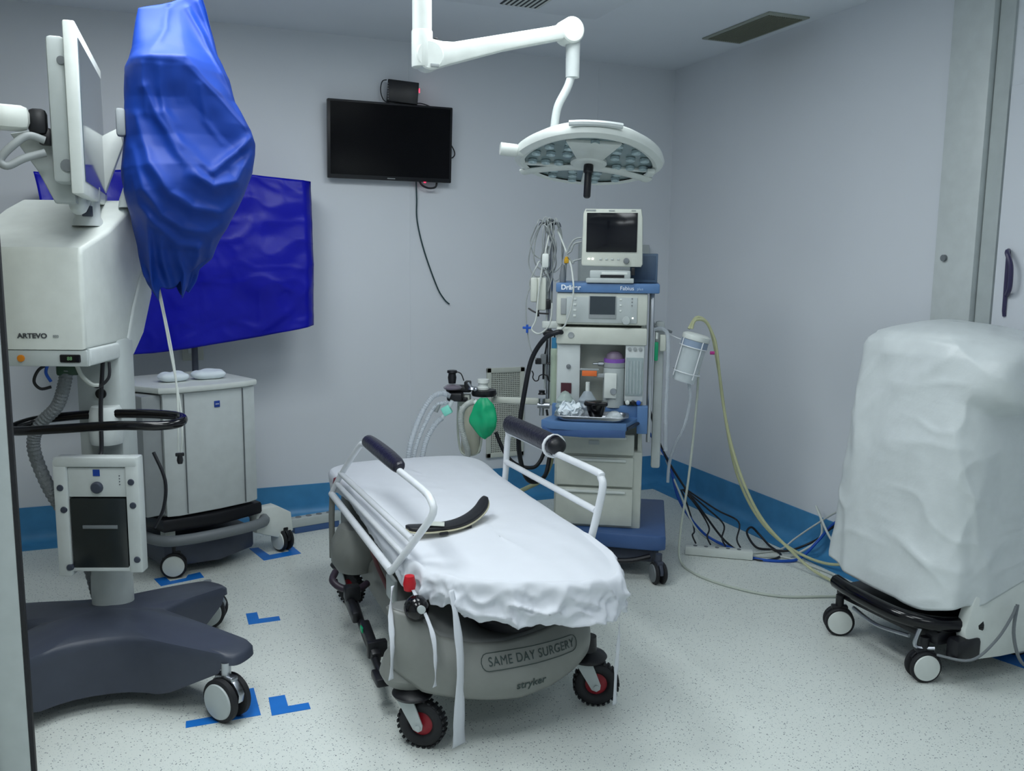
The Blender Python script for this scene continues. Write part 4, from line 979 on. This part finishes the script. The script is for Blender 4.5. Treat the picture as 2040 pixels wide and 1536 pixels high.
MB().box((.02,-.02,.25),(.035,.03,.07),.01).obj('cuff', M_white, tp)
random.seed(11)
def loop(cx, cz, w_, h_, r_, m_, label, nm='monitor_cable', yy=-.12, ph=0, grp='tangled monitoring cables on the pole'):
    pts_ = []
    for k in range(12):
        a = 2*math.pi*k/12+ph
        pts_.append(AW(cx+w_*math.sin(a)*(1-.35*math.cos(a))+random.uniform(-.006,.006), yy+random.uniform(-.02,.02)-.02*math.cos(a), cz+h_*math.cos(a)+random.uniform(-.008,.008)))
    return tag(MB().tube(pts_, r_, 6, closed=True, smooth=5).obj(nm, m_), label, 'cable', grp)
GL = 'thin grey monitoring cable looped in the tangle on the pole'
for (cx,cz,w_,h_,r_,m_) in ((-.275,1.58,.05,.12,.0032,M_gcable),(-.26,1.56,.03,.14,.003,M_gcable),(-.29,1.55,.06,.13,.003,M_gcable),(-.235,1.57,.045,.12,.003,M_gcable),(-.25,1.60,.02,.10,.0035,M_gcable),(-.225,1.55,.03,.15,.003,M_gcable),(-.30,1.60,.045,.09,.003,M_gcable),(-.265,1.52,.025,.17,.003,M_gcable)):
    loop(cx,cz,w_,h_,r_,m_,GL)
WL = 'white sensor cable hanging in a long loop on the pole'
loop(-.30,1.40,.045,.09,.0035,M_wcable,'white sensor cable coil around the transducer module',grp=None,nm='sensor_cable')
tag(MB().tube([AW(-.25,-.12,1.66),AW(-.28,-.15,1.5),AW(-.30,-.16,1.35),AW(-.31,-.17,1.22),AW(-.33,-.17,1.17),AW(-.29,-.18,1.15),AW(-.24,-.2,1.2),AW(-.23,-.2,1.3)],.0042).obj('sensor_cable', M_wcable),WL,'cable')
tag(MB().tube([AW(-.22,-.1,1.65),AW(-.15,-.2,1.50),AW(-.125,-.31,1.42),AW(-.12,-.33,1.36),AW(-.13,-.32,1.28),AW(-.16,-.3,1.2),AW(-.2,-.28,1.17)],.0042).obj('sensor_cable', M_wcable),'white sensor cable passing in front of the blue top bar','cable')
for k,(dz,lab) in enumerate(((.0,'upper grey lead curving from the left side of the patient monitor'),(-.02,'second grey lead curving from the left side of the patient monitor'),(-.10,'lowest grey lead from the left side of the patient monitor'))):
    tag(MB().tube([AW(-.095,-.2,1.61+dz),AW(-.13,-.2,1.60+dz),AW(-.155+.01*k,-.2,1.56+dz*.7),AW(-.165,-.2,1.52),AW(-.17,-.2,1.40)],.0045).obj('monitor_lead', M_gcable),lab,'cable')
yt = tag(MB().box((0,0,0),(.018,.018,.022),.003).box((0,0,.014),(.012,.012,.012),.002).xf(Matrix.Translation(AW(-.165,-.21,1.50))).obj('cable_tag', M_yellow),'small yellow connector on the grey leads beside the monitor','connector')
tag(MB().tube([AW(-.33,-.14,1.4),AW(-.36,-.14,1.32),AW(-.36,-.14,1.2),AW(-.34,-.14,1.08),AW(-.31,-.14,1.02)],.0028).obj('pressure_line', M_gcable),'thin grey line hanging left of the cable pole','cable')
sp2 = thing('probe_plug','dark grey cable plug resting beside the patient monitor','plug',AW(-.18,-.22,1.40),R(-30))
MB().lathe([(0,0),(.014,0),(.016,.03),(.008,.08),(0,.085)],(0,0,0)).obj('plug_body', M_mid, sp2)
# big black hose
tag(MB().tube([(-1.40,-1.34,1.165),(-1.433,-1.35,1.168),(-1.475,-1.3,1.134),(-1.505,-1.22,1.03),(-1.532,-1.2,.87),(-1.536,-1.15,.687),(-1.515,-1.1,.549),(-1.442,-1.0,.403),(-1.385,-.98,.353),(-1.305,-.95,.37),(-1.255,-.9,.461),(-1.242,-.9,.56),(-1.24,-.88,.66)],.012,10,smooth=8).obj('gas_hose', M_cable),'thick black gas hose curving down left of the machine','hose')
tag(MB().tube([(-1.20,-.85,.62),(-1.219,-.85,.531),(-1.223,-.85,.42),(-1.252,-.8,.313),(-1.341,-.8,.273),(-1.389,-.7,.215),(-1.36,-.5,.15),(-1.25,-.3,.08)],.012,10).obj('gas_hose', M_tube),'yellowish gas hose running down behind the stretcher','hose')
tag(MB().tube([AW(-.53,.0,.62),AW(-.48,-.02,.52),AW(-.42,-.02,.46),AW(-.34,0,.44),AW(-.30,.03,.47),AW(-.27,.05,.55)],.010,10).obj('gas_hose', M_cable),'short black hose looping behind the green breathing bag','hose')

# breathing circuit arm
ba = thing('breathing_circuit','breathing circuit arm with black valves reaching over the stretcher head','medical device',AW(-.5,-.1,.0),R(-30))
# parts in local frame relative to (-.5,-.1)
MB().box((.13,.0,.805),(.32,.03,.032),.008).obj('arm_bar', M_cream, ba)
vl = MB().lathe([(0,0),(.012,0),(.012,.07),(0,.07)],(.22,-.03,.74)).lathe([(0,0),(.017,0),(.017,.025),(0,.025)],(.22,-.03,.80)).cyl((.20,-.03,.79),(.26,-.03,.79),.015,n=14)
vl.obj('clamp', M_steel, ba)
MB().lathe([(0,0),(.02,0),(.014,.01),(.016,.02),(0,.022)],(.22,-.03,.845)).cyl((.245,-.03,.77),(.25,-.03,.74),.006).obj('clamp_knob', M_black, ba)
MB().lathe([(0,0),(.06,0),(.064,.01),(.06,.03),(0,.032)],(-.07,-.03,.83)).obj('valve_plate', M_black, ba)
MB().lathe([(0,0),(.03,0),(.03,.012),(.024,.014),(.024,.03),(.030,.032),(.030,.05),(0,.052)],(-.075,-.03,.862)).obj('pressure_cap', M_white, ba)
MB().cyl((-.13,-.04,.865),(-.15,-.04,.895),.008,n=12).lathe([(0,0),(.025,0),(.02,.012),(0,.014)],(-.13,-.03,.86)).ball((-.105,-.07,.865),.012).obj('steel_fittings', M_steel, ba)
MB().box((-.20,-.02,.86),(.13,.06,.035),.012,rz=R(8)).box((-.155,-.02,.875),(.03,.05,.05),.006).obj('valve_block', M_black, ba)
MB().lathe([(0,0),(.045,0),(.048,.008),(.03,.02),(0,.022)],(-.225,-.05,.862)).obj('valve_dome', mat('smoky_dome',(126,120,132),.12,alpha=.7), ba)
MB().lathe([(0,0),(.018,0),(.022,.03),(.018,.05),(.026,.055),(.024,.066),(0,.067)],(-.235,-.02,.885)).tube([(-.215,-.02,.945),(-.19,-.02,.935),(-.175,-.02,.90)],.003).obj('relief_valve', M_black, ba)
MB().box((-.21,-.06,.825),(.08,.06,.045),.012).box((-.17,-.05,.81),(.04,.03,.02),.004).obj('lower_valve', M_black, ba)
MB().box((-.175,.0,.80),(.06,.05,.06),.006).obj('manifold', M_cream, ba)
MB().lathe([(0,0),(.045,0),(.05,.01),(.05,.26),(.045,.27),(0,.27)],(-.145,.02,.525)).obj('absorber_canister', mat('pale_canister',(196,196,178),.2,alpha=.8), ba)
MB().tube([(-.205,.0,.80),(-.21,.0,.66),(-.195,.0,.54),(-.15,-.02,.52),(-.10,.0,.54),(-.085,.0,.64),(-.09,.0,.78)],.006).obj('canister_bail', M_tubew, ba)
bg = thing('breathing_bag','deflated green rubber breathing bag hanging from the circuit arm','bag',AW(-.555,-.24,.73),R(-30))
def bagf(u,v):
    a = 2*math.pi*u; z = .105-.2*v
    r_ = .067*math.sin(math.pi*min(1,v*.90+.07))**.75*(.75+.35*v)
    if v > .93: r_ *= (1-v)/.07*.8+.2
    k = 1+.12*math.cos(a*3+v*4)+.10*math.cos(a*5+1)
    q = Vector((r_*k*math.cos(a), .62*r_*k*math.sin(a), z)); q.x += .012*v
    return q+noise.noise_vector(q*22)*.008
bb = MB().grid(bagf, 44, 30, closeu=True); bb.obj('bag', M_green, bg, sharp=40)
MB().lathe([(0,0),(.012,0),(.014,.02),(0,.02)],(-.03,0,.075),(-.6,0,.5)).obj('neck', M_white, bg)
tag(MB().tube([AW(-.60,-.24,.815),AW(-.635,-.23,.80),AW(-.665,-.22,.76),AW(-.67,-.2,.68),AW(-.655,-.18,.60),AW(-.645,-.16,.54),AW(-.665,-.14,.49),AW(-.70,-.12,.46)],(lambda t: .0145+.001*math.sin(t*420)),12,smooth=30).obj('breathing_hose', mat('grey_hose',(178,184,180),.35)),'grey corrugated hose hanging beside the green bag','hose')
def hose(pts_, label, r_=.013, m_=None): return tag(MB().tube(pts_,(lambda t: r_+.0012*math.sin(t*380)),12,smooth=28).obj('breathing_hose', m_ or M_hose),label,'hose')
hose([AW(-.73,-.19,.83),AW(-.77,-.2,.845),AW(-.82,-.22,.82),AW(-.87,-.25,.73),AW(-.905,-.3,.60),AW(-.91,-.32,.50),AW(-.90,-.34,.40),AW(-.87,-.3,.3)],'clear corrugated hose, outermost, arching behind the stretcher head')
hose([AW(-.77,-.2,.72),AW(-.80,-.22,.69),AW(-.835,-.25,.62),AW(-.85,-.28,.54),AW(-.855,-.30,.45),AW(-.84,-.3,.36),AW(-.8,-.28,.3)],'clear corrugated hose below the mint connector')
hose([AW(-.74,-.19,.80),AW(-.80,-.22,.78),AW(-.85,-.26,.68),AW(-.88,-.3,.58),AW(-.885,-.32,.48),AW(-.87,-.33,.38)],'faint clear hose between the two others at the stretcher head',.010)
mf = thing('breathing_filter','square mint green breathing filter on the clear hose','filter',AW(-.745,-.2,.76),R(-30))
MB().box((0,0,0),(.045,.03,.045),.006,ry=R(-30)).obj('housing', M_mint, mf)
MB().cyl((-.013,0,-.02),(-.03,0,-.05),.011,n=14).cyl((.012,0,.02),(.028,0,.05),.010,n=14).obj('port', M_clear, mf)
MB().cyl((-.04,-.01,.03),(-.055,-.01,-.005),.013,n=14).obj('side_connector', M_gcable, mf)

# suction canister on the right
su = thing('suction_canister','clear suction canister in a white wire holder right of the machine','canister',AW(.405,-.15,.935),R(-30))
TX = Matrix.Rotation(R(-9),4,'Y')
TXi = Matrix.Rotation(R(14),4,'Y')
MB().lathe([(0,0),(.056,0),(.062,.20),(.062,.205),(.058,.205),(.052,.006),(0,.006)],(0,0,0)).xf(TXi).obj('jar', M_clear, su)
MB().lathe([(0,0),(.066,0),(.068,.01),(.066,.022),(.05,.03),(0,.032)],(0,0,.205)).xf(TXi).obj('lid', M_white, su)
MB().lathe([(.0625,0),(.064,0),(.064,.03),(.0625,.03)],(0,0,.172)).xf(TXi).obj('print_band', mat('printed_band',(150,170,196),.4,alpha=.7), su)
wr = MB()
for z_ in (.17,.045): wr.tube([(.067*math.cos(R(k*30)),.067*math.sin(R(k*30)),z_) for k in range(12)],.0028,6,closed=True,smooth=4)
for a in (-150,-60,30,120): wr.tube([(.067*math.cos(R(a)),.067*math.sin(R(a)),.205),(.067*math.cos(R(a)),.067*math.sin(R(a)),.02)],.0028,6,smooth=0)
wr.tube([(-.067,0,.19),(-.11,0,.195),(-.14,0,.20)],.0028,6)
wr.xf(TXi).obj('wire_holder', M_rail, su)
MB().cyl((.08,-.02,.165),(.10,-.02,.17),.008,n=12).xf(TXi).obj('port_cap', M_pink, su)
gr_ = thing('green_regulator','small green and grey suction regulator hanging on the machine side','regulator',AW(.27,-.2,1.02),R(-30))
MB().box((0,0,.06),(.018,.02,.09),.005).obj('green_body', M_green, gr_)
MB().box((.03,.01,.10),(.03,.02,.08),.006).obj('grey_body', M_cream, gr_)
MB().lathe([(0,0),(.006,0),(.006,.03),(0,.03)],(0,-.012,.12)).obj('float_tube', M_white, gr_)
tag(MB().tube([AW(.24,-.2,1.25),AW(.26,-.2,1.2),AW(.30,-.18,1.185),AW(.34,-.16,1.17)],.0065).obj('suction_hose', M_mid),'short dark hose running from the machine to the suction canister','hose')
tag(MB().tube([AW(.24,-.2,1.18),AW(.30,-.2,1.185),AW(.325,-.2,1.12),AW(.325,-.2,.8),AW(.33,-.2,.6)],.010).obj('suction_hose', M_hose),'clear hose hanging straight down the right side of the machine','hose')
tag(MB().tube([AW(.43,-.15,.93),AW(.44,-.15,.85),AW(.42,-.14,.72),AW(.38,-.12,.62),AW(.355,-.1,.52),AW(.35,-.1,.42)],.008).obj('suction_hose', M_hose),'clear drain hose below the suction canister','hose')
def fl(name, pts_, r_, m_, label, c_='cable', sm=10):
    P_ = [(min(p[0],-.165 if p[2] < .03 else -.03), p[1], max(p[2], r_+.001)) for p in pts_]
    return tag(MB().tube(P_, r_, 8, smooth=sm).obj(name, m_), label, c_)
fl('suction_tube',[(-.804,-1.52,1.185),(-.786,-1.52,1.226),(-.729,-1.52,1.22),(-.68,-1.52,1.15),(-.655,-1.52,1.073),(-.607,-1.52,.823),(-.563,-1.55,.599),(-.501,-1.6,.389),(-.42,-1.65,.226),(-.33,-1.75,.1),(-.28,-1.86,.03),(-.26,-2.05,.012)],.0075,M_tube,'pale yellow suction tube arching from the canister to the covered cart','hose')
fl('suction_tube',[(-.807,-1.5,1.184),(-.759,-1.5,1.239),(-.685,-1.5,1.182),(-.624,-1.5,.971),(-.562,-1.5,.691),(-.481,-1.5,.428),(-.36,-1.53,.204),(-.22,-1.6,.06),(-.15,-1.8,.03),(-.1,-2.0,.1),(-.1,-2.2,.2)],.0075,M_tube,'second yellow tube, higher and further right, from the suction canister','hose')
fl('suction_tube',[(-.757,-1.52,1.1),(-.745,-1.5,.827),(-.774,-1.5,.452),(-.796,-1.48,.172),(-.80,-1.5,.02),(-.804,-1.697,.008),(-.722,-1.9,.008),(-.6,-2.031,.008),(-.428,-2.094,.008),(-.3,-2.14,.008)],.006,M_tubew,'pale tube dropping straight from the canister then lying on the floor','hose')
fl('power_cable',[(-.90,-1.32,.766),(-.85,-1.35,.589),(-.74,-1.35,.414),(-.545,-1.3,.196),(-.42,-1.35,.03),(-.404,-1.553,.008),(-.334,-1.603,.008),(-.234,-1.558,.008),(-.2,-1.42,.012),(-.21,-1.35,.05),(-.25,-1.33,.09),(-.30,-1.36,.07),(-.30,-1.44,.02),(-.24,-1.48,.012),(-.17,-1.548,.02),(-.06,-1.609,.08),(-.06,-1.75,.2),(-.08,-2.1,.4)],.006,M_cable,'black power cable with a round coil near the right wall')
fl('power_cable',[(-.93,-1.33,.679),(-.80,-1.35,.5),(-.69,-1.3,.27),(-.5,-1.25,.06),(-.42,-1.4,.012),(-.40,-1.56,.008),(-.288,-1.644,.008),(-.19,-1.66,.02),(-.07,-1.65,.10),(-.06,-1.75,.22),(-.08,-2.0,.38),(-.1,-2.2,.5)],.0075,M_bcable,'bright blue cable crossing the floor by the right wall')
fl('data_cable',[(-.80,-1.33,.5),(-.72,-1.34,.33),(-.622,-1.35,.136),(-.445,-1.307,.008),(-.37,-1.508,.008),(-.24,-1.60,.008),(-.2,-1.75,.008),(-.19,-2.0,.01),(-.3,-2.3,.01)],.005,M_wcable,'white cable lying along the floor towards the covered cart')
fl('data_cable',[(-.30,-2.25,.25),(-.20,-2.05,.12),(-.12,-1.80,.14),(-.08,-1.66,.22),(-.06,-1.60,.26),(-.05,-1.63,.2),(-.06,-1.64,.1),(-.18,-1.60,.015),(-.26,-1.58,.008),(-.443,-1.50,.008)],.006,M_wcable,'white cable rising in a tall loop beside the covered cart')
fl('data_cable',[(-.10,-2.1,.45),(-.07,-1.8,.3),(-.06,-1.6,.16),(-.10,-1.5,.06),(-.18,-1.49,.01),(-.345,-1.49,.008),(-.434,-1.49,.02)],.005,M_wcable,'thin white cable climbing from the power strip to the covered cart')
BL = ['short black plug lead, left end of the power strip','second short black plug lead on the power strip','third short black plug lead on the power strip','short black plug lead, right end of the power strip']
for k in range(4):
    x_ = -.62+.06*k; y_ = -1.36-.045*k
    tag(MB().tube([(x_,y_,.05),(x_-.01,y_+.02,.09),(x_+.04,y_+.08,.10+.02*k),(x_+.03-.03*k,y_+.14,.22),(-.62+.01*k,-1.2,.30)],.0045).obj('plug_lead', M_cable),BL[k],'cable','short black leads plugged into the power strip')
pw = thing('power_strip','long white power strip on the floor right of the anaesthesia machine','power strip',(-.54,-1.45,0),R(-36))
MB().box((0,0,.024),(.34,.055,.044),.006).obj('casing', M_white, pw)
for k in range(5): MB().lathe([(0,0),(.010,0),(.011,.002),(0,.0005)],(-.12+.055*k,0,.0462),(0,0,1),16).obj('socket', M_mid, pw)

# ------------------------------------------------------------------ covered cart on the right
CO = Vector((-.38,-2.64,0))
ct = thing('mobile_cart','covered medical cart on four white-capped casters at right','cart',CO)
MB().box((.03,0,.70),(.44,.46,.9),.04).obj('cabinet', M_offw, ct)
MB().box((.0,0,.17),(.5,.52,.06),.02).obj('base_plate', M_black, ct)
MB().tube([(-.30,.2,.235),(-.33,.05,.235),(-.32,-.15,.23),(-.24,-.25,.225),(-.1,-.30,.225)],.028,12).obj('bumper_rail', M_blackg, ct)
MB().tube([(-.28,.12,.15),(-.30,-.02,.14),(-.28,-.16,.15)],.008).tube([(-.27,-.2,.2),(-.29,-.2,.13),(-.24,-.24,.13)],.008).obj('foot_bracket', M_steel, ct)
MB().prism([(-.16,.10),(-.19,.22),(-.15,.34),(-.05,.37),(.33,.37),(.33,.09),(.0,.09)],-.32,-.27,axis='y',bev=.012).obj('front_panel', M_white, ct)
MB().box((.19,-.325,.33),(.14,.01,.08),.003).obj('side_plate', M_beige, ct)
MB().box((-.17,-.30,.145),(.12,.06,.09),.02).obj('pedal', M_black, ct)
MB().tube([(-.26,-.27,.12),(-.2,-.36,.13),(-.1,-.37,.19),(-.02,-.36,.26),(.0,-.36,.30)],.005).tube([(.02,-.35,.30),(.0,-.36,.2),(.03,-.37,.10),(.1,-.37,.05),(.17,-.36,.04)],.006).obj('trailing_cable', M_mid, ct)
cc = caster_part(ct,(-.262,.215,0),R(60),r=.058,wt=.05,cap=M_white,fork=M_black,stem=.05)
copy_part(cc,ct,(-.262,-.215,0),R(72)); copy_part(cc,ct,(.262,-.17,0),R(62)); copy_part(cc,ct,(.24,.215,0),R(70))
# plastic cover: rounded box with folds
cv = thing('plastic_cover','crumpled white plastic bag pulled over the cart at right','cover',CO+Vector((.02,0,0)))
CT = [(1.265,.10,.12),(1.262,.18,.19),(1.25,.225,.24),(1.225,.25,.27),(1.18,.266,.285),(1.05,.274,.295),(.8,.284,.305),(.6,.290,.31),(.45,.296,.315),(.30,.302,.32)]
def cover(u,v):
    a = 2*math.pi*u
    c, s_ = math.cos(a), math.sin(a)
    k = .42 if v > .12 else .42+ (.12-v)/.12*.4
    z = 1.265-(1.265-.30)*max(0,v-.02)/.98
    q = v*1.0
    if v < .1: z = 1.29-.05*(v/.1)**2; tt = v/.1; hx = .25*tt**.8; hy=.27*tt**.8; hx=max(hx,.001); hy=max(hy,.001)
    else:
        z = 1.24-(1.24-.285)*(v-.1)/.9; hx, hy = lerp(CT, z)[:2]
    cx = math.copysign(abs(c)**k, c); cy = math.copysign(abs(s_)**k, s_)
    if hx < .05: pass
    x, y = hx*cx, hy*cy
    front = max(0,-s_)
    # hem rises to the right along the front
    if v > .5:
        rise = .16*max(0,min(1,(x+.15)/.45))*max(0,-cy)
        z += rise*((v-.5)/.5)**2
        z += .02*math.sin(a*3+1)*((v-.5)/.5)**3
    n1 = noise.noise(Vector((x*4,y*4,z*3))); n2 = noise.noise(Vector((x*9+3,y*9,z*5))); n3 = abs(noise.noise(Vector((x*5+z*3,y*5-z*2,z*4+7))))
    q_ = Vector((x,y,z)); d_ = (.014*n1+.014*max(0,crumple(Vector((x*3+z,y*3,z*1.5+2))))**3+.007*max(0,crumple(q_*5+Vector((1,7,2))))**4+.010*max(0,crumple(Vector((x*2.2-z*1.6,y*2.2+z,z*1.3+9))))**6-.006)*min(1,v*6)
    d_ += .007*math.sin(a*11+z*3+2*n1)*max(0,v-.2)
    # bulge of the screen at the upper right
    b_ = math.exp(-(((x+.06)/.2)**2+((z-1.12)/.125)**2)**4)*min(1,front*2)
    y -= .11*b_
    return Vector((x,y,z))+Vector((c,s_,0))*d_+Vector((0,0,.012*n1 if v < .3 else 0))
MB().grid(cover, 160, 110, closeu=True).obj('bag_film', M_bag, cv, solid=.0015, sharp=180)
